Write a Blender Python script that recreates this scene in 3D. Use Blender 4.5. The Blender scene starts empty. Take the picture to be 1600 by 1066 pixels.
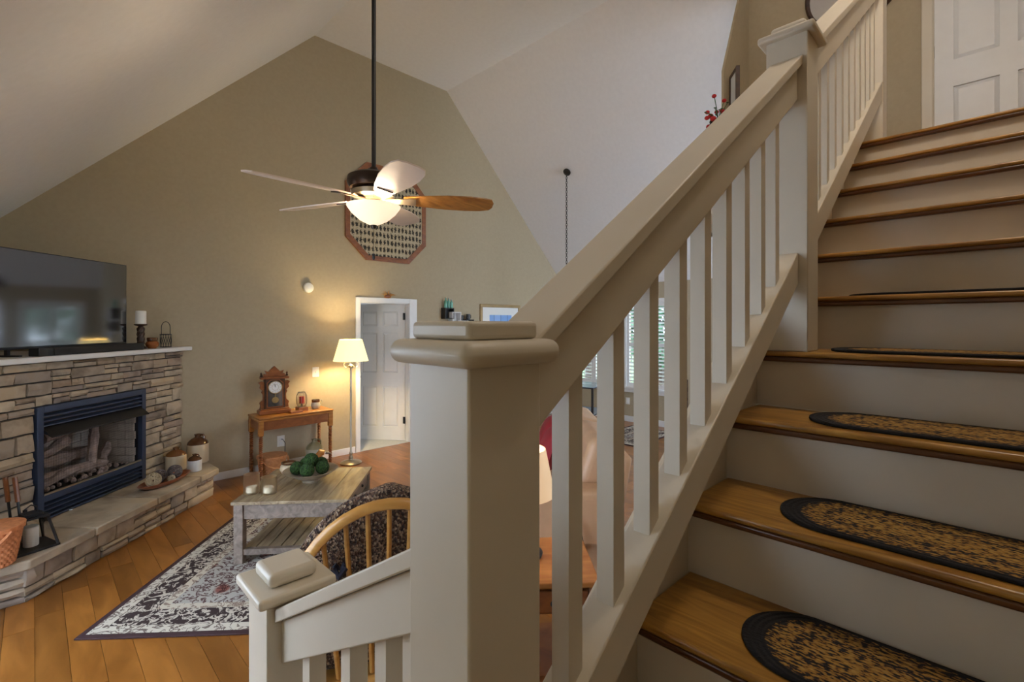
import bpy, math, random
from mathutils import Vector, Matrix
random.seed(7)
PI = math.pi
scene = bpy.context.scene
col = scene.collection
# ------------------------------------------------------------------ camera (axes: X along the gable wall, Y along the treads)
ZC = 1.731
YAW = math.radians(45.23)
FW = Vector((math.cos(YAW), math.sin(YAW), 0)); RT = Vector((math.sin(YAW), -math.cos(YAW), 0))
cd = bpy.data.cameras.new('camera'); cam = bpy.data.objects.new('camera', cd); col.objects.link(cam)
cd.sensor_width = 36.0; cd.lens = 754.5 / 1600 * 36; cd.shift_y = -(533 - 506) / 1600; cd.clip_start = .02; cd.clip_end = 200
cam.location = (0, 0, ZC); cam.rotation_euler = (PI / 2, 0, YAW - PI / 2)
scene.camera = cam
# ------------------------------------------------------------------ sky and exposure
w = bpy.data.worlds.new('world'); scene.world = w; w.use_nodes = True
bg = w.node_tree.nodes['Background']; bg.inputs[0].default_value = (.70, .83, 1.0, 1); bg.inputs[1].default_value = 5.2
scene.view_settings.view_transform = 'Standard'; scene.view_settings.look = 'None'
scene.view_settings.exposure = 0.7; scene.view_settings.gamma = 1.0; scene.view_settings.use_curve_mapping = False
try: scene.cycles.use_denoising = True
except Exception: pass

# ------------------------------------------------------------------ helpers
def CP(r, d, z=0.0):
    p = FW * d + RT * r
    return Vector((p.x, p.y, z))
RZF = YAW - PI / 2          # local +Y looks straight away from the camera

class MB:
    def __init__(s): s.v = []; s.f = []; s.M = Matrix.Identity(4)
    def add(s, vs, fs):
        n = len(s.v); s.v += [tuple(s.M @ Vector(p)) for p in vs]; s.f += [tuple(i + n for i in f) for f in fs]; return s
    def box(s, x0, x1, y0, y1, z0, z1):
        return s.add([(x0,y0,z0),(x1,y0,z0),(x1,y1,z0),(x0,y1,z0),(x0,y0,z1),(x1,y0,z1),(x1,y1,z1),(x0,y1,z1)],
                     [(0,3,2,1),(4,5,6,7),(0,1,5,4),(1,2,6,5),(2,3,7,6),(3,0,4,7)])
    def hexa(s, pts):       # 4 bottom ccw, 4 top ccw
        return s.add(pts, [(0,3,2,1),(4,5,6,7),(0,1,5,4),(1,2,6,5),(2,3,7,6),(3,0,4,7)])
    def prism(s, poly, t0, t1, plane='XZ'):
        def P(a, b, t): return (a, t, b) if plane == 'XZ' else ((t, a, b) if plane == 'YZ' else (a, b, t))
        n = len(poly)
        vs = [P(a, b, t0) for a, b in poly] + [P(a, b, t1) for a, b in poly]
        fs = [tuple(range(n)), tuple(range(2 * n - 1, n - 1, -1))] + [(i, i + n, (i + 1) % n + n, (i + 1) % n) for i in range(n)]
        return s.add(vs, fs)
    def lathe(s, prof, c=(0, 0, 0), seg=24, sx=1, sy=1, cap=True):
        vs = []; fs = []; n = len(prof)
        for r, z in prof:
            for k in range(seg):
                a = 2 * PI * k / seg; vs.append((c[0] + r * math.cos(a) * sx, c[1] + r * math.sin(a) * sy, c[2] + z))
        for i in range(n - 1):
            for k in range(seg):
                k2 = (k + 1) % seg; fs.append((i * seg + k, i * seg + k2, (i + 1) * seg + k2, (i + 1) * seg + k))
        if cap:
            if prof[0][0] > 1e-6: fs.append(tuple(range(seg - 1, -1, -1)))
            if prof[-1][0] > 1e-6: fs.append(tuple((n - 1) * seg + k for k in range(seg)))
        return s.add(vs, fs)
    def tube(s, path, r, seg=8, closed=False, flat=1.0):
        P = [Vector(p) for p in path]; n = len(P); vs = []; fs = []; up0 = None
        for i in range(n):
            a = P[(i - 1) % n] if (closed or i > 0) else P[i]; b = P[(i + 1) % n] if (closed or i < n - 1) else P[i]
            t = (b - a).normalized()
            if up0 is None:
                up0 = Vector((0, 0, 1)) if abs(t.z) < .9 else Vector((1, 0, 0))
            u = (up0 - t * up0.dot(t)); u = u.normalized() if u.length > 1e-6 else t.orthogonal().normalized(); up0 = u
            q = t.cross(u); rr = r[i] if isinstance(r, (list, tuple)) else r
            for k in range(seg):
                an = 2 * PI * k / seg; vs.append(P[i] + u * math.cos(an) * rr + q * math.sin(an) * rr * flat)
        m = n if closed else n - 1
        for i in range(m):
            for k in range(seg):
                k2 = (k + 1) % seg; j = (i + 1) % n; fs.append((i * seg + k, j * seg + k, j * seg + k2, i * seg + k2))
        if not closed: fs += [tuple(range(seg)), tuple((n - 1) * seg + k for k in range(seg - 1, -1, -1))]
        return s.add(vs, fs)
    def cyl(s, p0, p1, r0, r1=None, seg=12): return s.tube([p0, p1], [r0, r0 if r1 is None else r1], seg)
    def sphere(s, c, r, seg=16, rings=8, sz=1.0, sx=1, sy=1):
        return s.lathe([(r * math.sin(PI * i / rings), -r * sz * math.cos(PI * i / rings)) for i in range(rings + 1)], c, seg, sx, sy)
    def build(s, name, mat, parent=None, bevel=0, seg=2, sub=0, angle=35):
        me = bpy.data.meshes.new(name); me.from_pydata(s.v, [], s.f); me.validate()
        import bmesh
        bm = bmesh.new(); bm.from_mesh(me); bmesh.ops.remove_doubles(bm, verts=bm.verts, dist=1e-6); bmesh.ops.recalc_face_normals(bm, faces=bm.faces); bm.to_mesh(me); bm.free()
        for p in me.polygons: p.use_smooth = True
        me.set_sharp_from_angle(angle=math.radians(180 if sub else angle))
        me.materials.append(mat)
        o = bpy.data.objects.new(name, me); col.objects.link(o)
        if parent is not None: o.parent = parent
        if bevel:
            b = o.modifiers.new('bevel', 'BEVEL'); b.width = bevel; b.segments = seg; b.limit_method = 'ANGLE'; b.angle_limit = math.radians(40); b.harden_normals = False
        if sub:
            m = o.modifiers.new('sub', 'SUBSURF'); m.levels = sub; m.render_levels = sub
        return o
def thing(name, label, cat, loc=(0, 0, 0), rz=0, group=None):
    o = bpy.data.objects.new(name, None); col.objects.link(o); o.location = loc; o.rotation_euler = (0, 0, rz); o.empty_display_size = .1
    return tag(o, label, cat, group)
def tag(o, label, cat, group=None):
    o['label'] = label; o['category'] = cat
    if group: o['group'] = group
    return o
def struct(o, label=None):
    o['kind'] = 'structure'
    if label: o['label'] = label
    return o
def place(o, loc, rz=0): o.location = loc; o.rotation_euler = (0, 0, rz); return o
def dup(root, loc=None, rz=None, label=None):
    r = root.copy(); col.objects.link(r)
    if loc is not None: r.location = loc
    if rz is not None: r.rotation_euler = (0, 0, rz)
    if label: r['label'] = label
    for ch in list(root.children):
        c = ch.copy(); col.objects.link(c); c.parent = r
        for g in list(ch.children):
            q = g.copy(); col.objects.link(q); q.parent = c
    return r

# ------------------------------------------------------------------ materials
def NT(name):
    m = bpy.data.materials.new(name); m.use_nodes = True
    nt = m.node_tree; return m, nt, nt.nodes['Principled BSDF']
def nd(nt, t, **kw):
    n = nt.nodes.new(t)
    for k, v in kw.items(): setattr(n, k, v)
    return n
def setc(sock, c): sock.default_value = (c[0], c[1], c[2], 1)
def ramp(nt, fac, stops):
    r = nd(nt, 'ShaderNodeValToRGB'); e = r.color_ramp.elements
    while len(e) < len(stops): e.new(.5)
    for i, (p, c) in enumerate(stops): e[i].position = p; e[i].color = (c[0], c[1], c[2], 1)
    nt.links.new(fac, r.inputs[0]); return r.outputs[0]
def coords(nt, scale=(1, 1, 1), kind='Object', rnd=True):
    tc = nd(nt, 'ShaderNodeTexCoord'); mp = nd(nt, 'ShaderNodeMapping'); mp.inputs['Scale'].default_value = scale
    nt.links.new(tc.outputs[kind], mp.inputs[0])
    if rnd:
        oi = nd(nt, 'ShaderNodeObjectInfo'); mu = nd(nt, 'ShaderNodeMath', operation='MULTIPLY'); mu.inputs[1].default_value = 37.0
        nt.links.new(oi.outputs['Random'], mu.inputs[0]); nt.links.new(mu.outputs[0], mp.inputs['Location'])
    return mp.outputs[0]
def bump(nt, b, h, strength=.2, dist=.01):
    n = nd(nt, 'ShaderNodeBump'); n.inputs['Strength'].default_value = strength; n.inputs['Distance'].default_value = dist
    nt.links.new(h, n.inputs['Height']); nt.links.new(n.outputs[0], b.inputs['Normal'])
def plain(name, c, rough=.5, metal=0, noise=.06, nscale=8, spec=.5, bmp=0):
    m, nt, b = NT(name); b.inputs['Roughness'].default_value = rough; b.inputs['Metallic'].default_value = metal; b.inputs['Specular IOR Level'].default_value = spec
    n = nd(nt, 'ShaderNodeTexNoise'); n.inputs['Scale'].default_value = nscale; n.inputs['Detail'].default_value = 4
    nt.links.new(coords(nt), n.inputs['Vector'])
    o = ramp(nt, n.outputs[0], [(.3, [x * (1 - noise) for x in c]), (.7, [min(1, x * (1 + noise)) for x in c])])
    nt.links.new(o, b.inputs['Base Color'])
    if bmp: bump(nt, b, n.outputs[0], bmp)
    return m
def wood(name, c0, c1, scale=(6, 6, 1), rough=.35, wav=3.0, var=.35, bmp=.05):
    m, nt, b = NT(name); b.inputs['Roughness'].default_value = rough
    v = coords(nt, scale)
    n = nd(nt, 'ShaderNodeTexNoise'); n.inputs['Scale'].default_value = 2.0; n.inputs['Detail'].default_value = 8; n.inputs['Distortion'].default_value = wav * .4
    nt.links.new(v, n.inputs['Vector'])
    o = ramp(nt, n.outputs[0], [(.28, c0), (.5, [(a + bb) / 2 for a, bb in zip(c0, c1)]), (.72, c1)])
    oi = nd(nt, 'ShaderNodeObjectInfo'); mr = nd(nt, 'ShaderNodeMapRange'); mr.inputs[3].default_value = 1 - var; mr.inputs[4].default_value = 1 + var * .5
    nt.links.new(oi.outputs['Random'], mr.inputs[0])
    mx = nd(nt, 'ShaderNodeMix', data_type='RGBA', blend_type='MULTIPLY'); mx.inputs[0].default_value = 1
    nt.links.new(o, mx.inputs[6]); nt.links.new(mr.outputs[0], mx.inputs[7]); nt.links.new(mx.outputs[2], b.inputs['Base Color'])
    if bmp: bump(nt, b, n.outputs[0], bmp, .004)
    return m
def stone_mat(name, cols, sc=7):
    m, nt, b = NT(name); b.inputs['Roughness'].default_value = .85
    v = coords(nt)
    n = nd(nt, 'ShaderNodeTexNoise'); n.inputs['Scale'].default_value = sc; n.inputs['Detail'].default_value = 8; nt.links.new(v, n.inputs['Vector'])
    oi = nd(nt, 'ShaderNodeObjectInfo'); c1 = ramp(nt, oi.outputs['Random'], [(i / (len(cols) - 1), c) for i, c in enumerate(cols)])
    c2 = ramp(nt, n.outputs[0], [(.3, (.45, .42, .4)), (.55, (1, 1, 1)), (.8, (1.0, .86, .66))])
    mx = nd(nt, 'ShaderNodeMix', data_type='RGBA', blend_type='MULTIPLY'); mx.inputs[0].default_value = .8
    nt.links.new(c1, mx.inputs[6]); nt.links.new(c2, mx.inputs[7]); nt.links.new(mx.outputs[2], b.inputs['Base Color'])
    bump(nt, b, n.outputs[0], .6, .02); return m
def emit(name, c, s):
    m, nt, b = NT(name); setc(b.inputs['Base Color'], c); setc(b.inputs['Emission Color'], c); b.inputs['Emission Strength'].default_value = s; b.inputs['Roughness'].default_value = .4; return m
def glass(name, c=(1, 1, 1), rough=.02):
    m, nt, b = NT(name); setc(b.inputs['Base Color'], c); b.inputs['Transmission Weight'].default_value = 1; b.inputs['Roughness'].default_value = rough; b.inputs['IOR'].default_value = 1.2; return m

M = {}
M['wall'] = plain('wall_paint', (.44, .365, .25), .75, 0, .03, 30, .2, .03)
M['ceil'] = plain('ceiling_paint', (.80, .79, .80), .8, 0, .02, 20, .2, .02)
M['trim'] = plain('white_trim_paint', (.80, .80, .80), .4, 0, .02, 10)
M['cream'] = plain('cream_rail_paint', (.68, .61, .50), .38, 0, .03, 5)
M['riser'] = plain('riser_paint', (.68, .61, .51), .5, 0, .06, 4)
M['plank'] = wood('floor_plank_wood', (.22, .078, .012), (.39, .155, .03), (5, 1.2, 5), .3, 2, .28)
M['subfloor'] = plain('floor_joint', (.10, .05, .02), .8)
M['tread'] = wood('tread_wood', (.22, .09, .015), (.56, .30, .065), (14, 1.6, 14), .28, 5, .15)
M['nosing'] = wood('stained_shaded_nosing_wood', (.05, .016, .006), (.15, .055, .015), (14, 1.6, 14), .3, 4, .15)  # dark stain, with the shade under the tread edge put into the colour
M['stone'] = stone_mat('ledge_stone', [(.50, .38, .25), (.34, .29, .25), (.58, .46, .31), (.42, .34, .27), (.62, .52, .38), (.30, .25, .22), (.54, .40, .28)])
M['slab'] = stone_mat('hearth_slab', [(.50, .41, .30), (.55, .46, .34), (.47, .39, .30)], 4)
M['mortar'] = plain('dark_mortar', (.05, .045, .04), .9)
M['blue_reflect_metal'] = plain('black_metal_blue_reflection', (.045, .065, .12), .35, .3, .1, 6)  # blue reflection on the black metal put into its base colour
M['black'] = plain('black_metal', (.012, .012, .014), .4, .2, .1)
M['blackmat'] = plain('black_matte', (.015, .014, .014), .7)
M['firebrick'] = plain('firebrick', (.60, .52, .45), .9, 0, .12, 12)
M['log'] = stone_mat('ceramic_log', [(.42, .31, .27), (.52, .40, .36), (.34, .26, .23)], 14)
M['oak'] = wood('oak_wood', (.42, .19, .04), (.66, .36, .10), (3, 3, 12), .3, 2, .1)
M['cherry'] = wood('red_brown_wood', (.17, .05, .015), (.34, .12, .035), (4, 4, 8), .3, 2, .1)
M['tablewood'] = wood('orange_brown_wood', (.30, .11, .025), (.50, .22, .055), (2, 10, 10), .25, 2, .1)
M['greywood'] = wood('weathered_grey_wood', (.14, .105, .085), (.31, .245, .20), (10, 1.5, 10), .5, 3, .2)
M['greytop'] = wood('weathered_table_top', (.17, .11, .06), (.47, .37, .23), (9, 1.2, 9), .38, 4, .15)
M['darkwood'] = wood('dark_wood', (.03, .015, .01), (.09, .04, .02), (4, 4, 10), .35, 2, .2)
M['silver'] = plain('pewter_metal', (.42, .38, .30), .3, .9, .1)
M['bronze'] = plain('dark_bronze', (.035, .022, .016), .35, .7, .1)
M['brass'] = plain('aged_brass', (.45, .33, .15), .35, .8, .1)
M['jugcream'] = plain('cream_stoneware', (.62, .50, .34), .35, 0, .1, 6)
M['juggrey'] = plain('grey_stoneware', (.40, .37, .29), .35, 0, .12, 6)
M['jugwhite'] = plain('white_stoneware', (.75, .74, .73), .35, 0, .05, 6)
M['jugbrown'] = plain('brown_glaze', (.10, .035, .012), .15, 0, .3, 5)
M['white'] = plain('candle_wax', (.86, .83, .76), .5, 0, .02)
M['redwax'] = plain('red_wax', (.40, .02, .02), .4)
M['basket'] = wood('basket_splint', (.42, .17, .06), (.62, .30, .13), (20, 20, 20), .55, 1, .15)
M['basketo'] = wood('orange_basket_splint', (.50, .17, .06), (.74, .30, .13), (20, 20, 20), .5, 1, .15)
M['vine'] = plain('pale_vine', (.52, .42, .27), .8, 0, .2, 20)
M['vinedark'] = plain('dark_vine', (.15, .12, .12), .8, 0, .3, 20)
M['tray'] = wood('red_wood_bowl', (.20, .05, .02), (.38, .13, .05), (4, 12, 12), .35, 2, .1)
M['bowl'] = wood('driftwood_bowl', (.24, .19, .14), (.46, .39, .30), (6, 6, 14), .6, 2, .1)
M['leather'] = plain('tan_leather', (.60, .38, .23), .45, 0, .08, 5, .5, .1)
M['redcloth'] = plain('red_fabric', (.30, .02, .03), .85)
M['linen'] = plain('linen_shade', (.66, .50, .32), .8)
M['plastic'] = plain('white_plastic', (.82, .80, .74), .4, 0, .01)
M['blacktv'] = plain('tv_bezel', (.02, .022, .028), .3)
M['screen'] = plain('tv_screen', (.012, .013, .018), .07, 0, 0, 5, .9); M['screen'].node_tree.nodes['Principled BSDF'].inputs['IOR'].default_value = 1.9
M['carpet'] = plain('pale_carpet', (.62, .62, .60), .95, 0, .06, 60, .1, .3)
M['mug'] = plain('black_mug', (.02, .02, .022), .25)
M['green'] = plain('leaf_green', (.03, .10, .03), .6)
M['greencloth'] = plain('green_glass_bottle', (.16, .42, .33), .15, 0, .1)
M['redflower'] = plain('red_petal', (.45, .015, .02), .6)
M['straw'] = plain('dry_straw', (.55, .28, .08), .85, 0, .25, 30)
M['paper'] = plain('mat_board', (.80, .80, .78), .8, 0, .01)
M['gold'] = plain('gold_frame', (.40, .28, .14), .4, .3, .12)
M['strap'] = plain('navy_tie', (.015, .018, .04), .9)
M['glass'] = glass('clear_glass')
M['pane'] = glass('window_pane', (1, 1, 1), 0)
M['frost'] = glass('frosted_jar_glass', (1.0, .95, .85), .35)
M['mirror'] = plain('mirror_glass', (.85, .87, .9), .03, 1, 0)
M['bladewood'] = wood('fan_blade_wood', (.20, .07, .015), (.50, .24, .06), (2.5, 9, 9), .3, 3, .05)
M['bladepale'] = plain('fan_blade_pale', (.62, .50, .42), .35, 0, .12, 5)
M['bulbglass'] = emit('lit_bowl_glass', (1.0, .83, .60), .5)
M['shadelit'] = emit('lit_lamp_shade', (1.0, .80, .36), .85)
M['tableshade'] = emit('lit_linen_shade', (.80, .56, .34), .35)
M['bulb'] = emit('bulb', (1.0, .9, .7), 9)
# moss
m, nt, b = NT('moss'); b.inputs['Roughness'].default_value = 1
n = nd(nt, 'ShaderNodeTexNoise'); n.inputs['Scale'].default_value = 90; n.inputs['Detail'].default_value = 3; nt.links.new(coords(nt), n.inputs['Vector'])
nt.links.new(ramp(nt, n.outputs[0], [(.35, (.004, .016, .004)), (.65, (.05, .12, .022))]), b.inputs['Base Color']); bump(nt, b, n.outputs[0], 1, .02); M['moss'] = m
# woven tweed
m, nt, b = NT('tweed'); b.inputs['Roughness'].default_value = .95
v = nd(nt, 'ShaderNodeTexVoronoi'); v.inputs['Scale'].default_value = 150; nt.links.new(coords(nt, (1, 1, .8)), v.inputs['Vector'])
nt.links.new(ramp(nt, v.outputs['Color'], [(.2, (.025, .014, .014)), (.45, (.14, .07, .045)), (.62, (.44, .32, .22)), (.8, (.05, .03, .025))]), b.inputs['Base Color']); bump(nt, b, v.outputs['Distance'], .8, .01); M['tweed'] = m
# braided oval mat: rings in object space
def braid():
    m, nt, b = NT('braided_mat'); b.inputs['Roughness'].default_value = .95
    tc = nd(nt, 'ShaderNodeTexCoord'); sp = nd(nt, 'ShaderNodeSeparateXYZ'); nt.links.new(tc.outputs['Object'], sp.inputs[0])
    def mth(op, a, bb=None):
        k = nd(nt, 'ShaderNodeMath', operation=op)
        for i, q in enumerate((a, bb)):
            if q is None: continue
            if isinstance(q, (int, float)): k.inputs[i].default_value = q
            else: nt.links.new(q, k.inputs[i])
        return k.outputs[0]
    ay = mth('SUBTRACT', mth('ABSOLUTE', sp.outputs['Y']), .23); ay = mth('MAXIMUM', ay, 0)
    d = mth('SQRT', mth('ADD', mth('MULTIPLY', sp.outputs['X'], sp.outputs['X']), mth('MULTIPLY', ay, ay)))
    t = mth('DIVIDE', d, .112)
    n = nd(nt, 'ShaderNodeTexNoise'); n.inputs['Scale'].default_value = 120; n.inputs['Detail'].default_value = 2; nt.links.new(tc.outputs['Object'], n.inputs['Vector'])
    mp = nd(nt, 'ShaderNodeMapping'); mp.inputs['Scale'].default_value = (1.5, .62, 1); nt.links.new(tc.outputs['Object'], mp.inputs[0]); nt.links.new(mp.outputs[0], n.inputs['Vector'])
    bias = ramp(nt, t, [(0, (.0,) * 3), (.30, (.02,) * 3), (.38, (.10,) * 3), (.46, (.11,) * 3), (.54, (.02,) * 3), (.70, (.03,) * 3), (.80, (.10,) * 3), (.90, (.12,) * 3), (.95, (.5,) * 3), (1, (.5,) * 3)])
    fac = mth('ADD', n.outputs[0], bias)
    colr = ramp(nt, fac, [(.0, (.62, .42, .16)), (.40, (.50, .30, .075)), (.52, (.38, .20, .04)), (.575, (.22, .10, .03)), (.60, (.016, .014, .016)), (1, (.010, .010, .013))])
    nt.links.new(colr, b.inputs['Base Color'])
    wv = mth('SINE', mth('MULTIPLY', d, 2 * PI / .0125)); bump(nt, b, mth('ADD', wv, mth('MULTIPLY', n.outputs[0], 2)), .6, .004)
    return m
M['braid'] = braid()
# printed area rug: bands by distance to the edge, floral print by noise
def rugmat(W2, H2):
    m, nt, b = NT('floral_rug_print'); b.inputs['Roughness'].default_value = .95
    tc = nd(nt, 'ShaderNodeTexCoord'); sp = nd(nt, 'ShaderNodeSeparateXYZ'); nt.links.new(tc.outputs['Object'], sp.inputs[0])
    def mth(op, a, bb=None):
        k = nd(nt, 'ShaderNodeMath', operation=op)
        for i, q in enumerate((a, bb)):
            if q is None: continue
            if isinstance(q, (int, float)): k.inputs[i].default_value = q
            else: nt.links.new(q, k.inputs[i])
        return k.outputs[0]
    dx = mth('SUBTRACT', W2, mth('ABSOLUTE', sp.outputs['X'])); dy = mth('SUBTRACT', H2, mth('ABSOLUTE', sp.outputs['Y'])); d = mth('MINIMUM', dx, dy)
    band = ramp(nt, d, [(0, (.045, .018, .02)), (.028, (.045, .018, .02)), (.032, (.60, .55, .46)), (.10, (.60, .55, .46)), (.105, (.035, .018, .018)), (.255, (.035, .018, .018)), (.26, (.58, .52, .42)), (.31, (.58, .52, .42)), (.315, (.42, .40, .37)), (1, (.44, .42, .39))])
    for e in (band,): e.node.color_ramp.interpolation = 'CONSTANT'
    n = nd(nt, 'ShaderNodeTexNoise'); n.inputs['Scale'].default_value = 17; n.inputs['Detail'].default_value = 5; n.inputs['Distortion'].default_value = 1.6; nt.links.new(tc.outputs['Object'], n.inputs['Vector'])
    fl = ramp(nt, n.outputs[0], [(0, (0, 0, 0)), (.50, (0, 0, 0)), (.52, (1, 1, 1)), (.60, (1, 1, 1)), (.62, (0, 0, 0)), (1, (0, 0, 0))])
    inv = ramp(nt, d, [(0, (.045, .018, .02)), (.032, (.16, .12, .10)), (.105, (.56, .50, .42)), (.26, (.26, .19, .15)), (.315, (.10, .05, .05)), (1, (.12, .08, .08))]); inv.node.color_ramp.interpolation = 'CONSTANT'
    mx = nd(nt, 'ShaderNodeMix', data_type='RGBA'); nt.links.new(fl, mx.inputs[0]); nt.links.new(band, mx.inputs[6]); nt.links.new(inv, mx.inputs[7])
    n2 = nd(nt, 'ShaderNodeTexNoise'); n2.inputs['Scale'].default_value = 3.2; n2.inputs['Detail'].default_value = 1; nt.links.new(tc.outputs['Object'], n2.inputs['Vector'])
    fld = ramp(nt, n2.outputs[0], [(.36, (.6, .22, .18)), (.40, (1, .98, .94)), (.58, (1, 1, 1)), (.64, (1.2, 1.12, .95))])
    inside = ramp(nt, d, [(0, (0, 0, 0)), (.315, (1, 1, 1))]); inside.node.color_ramp.interpolation = 'CONSTANT'
    mu = nd(nt, 'ShaderNodeMix', data_type='RGBA', blend_type='MULTIPLY'); nt.links.new(inside, mu.inputs[0]); nt.links.new(mx.outputs[2], mu.inputs[6]); nt.links.new(fld, mu.inputs[7])
    nt.links.new(mu.outputs[2], b.inputs['Base Color']); bump(nt, b, n.outputs[0], .3, .004); return m
# octagon fabric print: rows of small dark plants on cream
def sprigmat():
    m, nt, b = NT('sprig_print'); b.inputs['Roughness'].default_value = .8
    tc = nd(nt, 'ShaderNodeTexCoord'); mp = nd(nt, 'ShaderNodeMapping'); mp.inputs['Scale'].default_value = (17, 1, 10); nt.links.new(tc.outputs['Object'], mp.inputs[0])
    v = nd(nt, 'ShaderNodeTexVoronoi'); v.inputs['Randomness'].default_value = .12; v.inputs['Scale'].default_value = 1; nt.links.new(mp.outputs[0], v.inputs['Vector'])
    n = nd(nt, 'ShaderNodeTexNoise'); n.inputs['Scale'].default_value = 60; nt.links.new(tc.outputs['Object'], n.inputs['Vector'])
    ad = nd(nt, 'ShaderNodeMath', operation='MULTIPLY_ADD'); ad.inputs[1].default_value = .9; nt.links.new(n.outputs[0], ad.inputs[0]); nt.links.new(v.outputs['Distance'], ad.inputs[2])
    nt.links.new(ramp(nt, ad.outputs[0], [(.66, (.025, .022, .02)), (.76, (.06, .05, .03)), (.81, (.40, .33, .22)), (1, (.48, .41, .29))]), b.inputs['Base Color']); return m
M['sprig'] = sprigmat()

# ================================================================== THE SETTING
YW_ = -.62; YB = 6.08; XR = 7.5; XL = -0.5; KL, KR, ZK = 2.525, 4.596, 5.37
def ceil_z(x): return ZK - max(0, KL - x) * 1.0 - max(0, x - KR) * 1.01
fl = MB().box(-3.0, XR, -1.2, YB, -.12, -.005).build('floor', M['subfloor']); struct(fl, 'orange brown wood plank floor of the living room')
PW = .127
plk = {}
for L in (.9, 1.2, 1.5):
    plk[L] = MB().box(0, PW - .002, 0, L - .002, -.005, 0)
meshes = {}
x = XL; k = 0
while x < XR - .02:
    y = .62 - random.random() * .9
    while y < YB - .02:
        L = random.choice((.9, 1.2, 1.5)); y1 = min(y + L, YB); y0 = max(y, .62); x1 = min(x + PW, XR)
        if y1 - y0 > .05:
            key = (round(y1 - y0, 3), round(x1 - x, 3))
            if key not in meshes:
                o = MB().box(0, x1 - x - .002, 0, y1 - y0 - .002, -.005, 0).build('plank', M['plank'], fl); meshes[key] = o.data
            else:
                o = bpy.data.objects.new('plank', meshes[key]); col.objects.link(o); o.parent = fl
            o.location = (x, y0, 0); k += 1
        y += L
    x += PW
# gable wall with a doorway
D0, D1, DH = 3.125, 3.92, 2.03
wb = MB()
wb.prism([(XL, 0), (D0, 0), (D0, ceil_z(D0)), (KL, ZK), (XL, ceil_z(XL))], YB, YB + .12)
wb.prism([(D0, DH), (D1, DH), (D1, ZK), (D0, ZK)], YB, YB + .12)
wb.prism([(D1, 0), (XR, 0), (XR, ceil_z(XR)), (KR, ZK), (D1, ZK)], YB, YB + .12)
struct(wb.build('wall_back', M['wall']), 'tan gable wall rising to the vaulted ceiling')
ce = MB()
for a, bb in ((XL - .02, KL), (KL, KR), (KR, XR)):
    za, zb = ceil_z(a), ceil_z(bb)
    ce.hexa([(a, -1.2, za), (bb, -1.2, zb), (bb, YB, zb), (a, YB, za), (a, -1.2, za + .12), (bb, -1.2, zb + .12), (bb, YB, zb + .12), (a, YB, za + .12)])
struct(ce.build('ceiling', M['ceil']), 'white vaulted ceiling with sloping sides and a flat middle')
wl_ = MB(); wl_.box(XL - .12, XL, 4.0, YB, 0, ceil_z(XL)); wl_.box(XL - .12, XL, 1.45, 4.0, 2.12, ceil_z(XL)); wl_.box(XL - .12, XL, 1.38, 1.45, 0, ceil_z(XL))
struct(wl_.build('wall_left', M['wall']), 'tan side wall with an added glazed opening beside the stone fireplace')
we_ = MB(); we_.box(-1.52, -1.4, YW_ - .12, 1.5, 0, 5.0); we_.box(-1.4, XL - .12, 1.38, 1.5, 0, 5.0); struct(we_.build('wall_entry_added', M['wall']), 'unseen tan wall added behind the landing to dim the stairs')  # unseen wall added to keep outside light off the stairs
pdr = MB()  # unseen glazed door added so daylight reaches the living room
for y0, y1 in ((1.45, 1.52), (2.69, 2.76), (3.93, 4.0)): pdr.box(XL - .09, XL - .03, y0, y1, .02, 2.12)
for z0, z1 in ((.0, .08), (2.05, 2.12)): pdr.box(XL - .09, XL - .03, 1.52, 3.93, z0, z1)
pdo = struct(pdr.build('door_added', M['trim'], bevel=.004), 'unseen white framed patio door added to let daylight in')
for y0, y1 in ((1.52, 2.69), (2.76, 3.93)): MB().box(XL - .064, XL - .058, y0, y1, .08, 2.05).build('pane', M['pane'], pdo)
def portal(loc, rot, sx, sy):
    l = bpy.data.lights.new('portal', 'AREA'); l.shape = 'RECTANGLE'; l.size = sx; l.size_y = sy; l.cycles.is_portal = True; o = bpy.data.objects.new('daylight_portal', l); col.objects.link(o); o.location = loc; o.rotation_euler = rot
portal((XL - .14, 2.725, 1.07), (0, -PI / 2, 0), 2.1, 2.5)
for a_, b_ in ((3.87, 4.66), (4.98, 5.77)): portal((XR + .16, (a_ + b_) / 2, 1.36), (0, PI / 2, 0), 1.5, .8)
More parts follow.
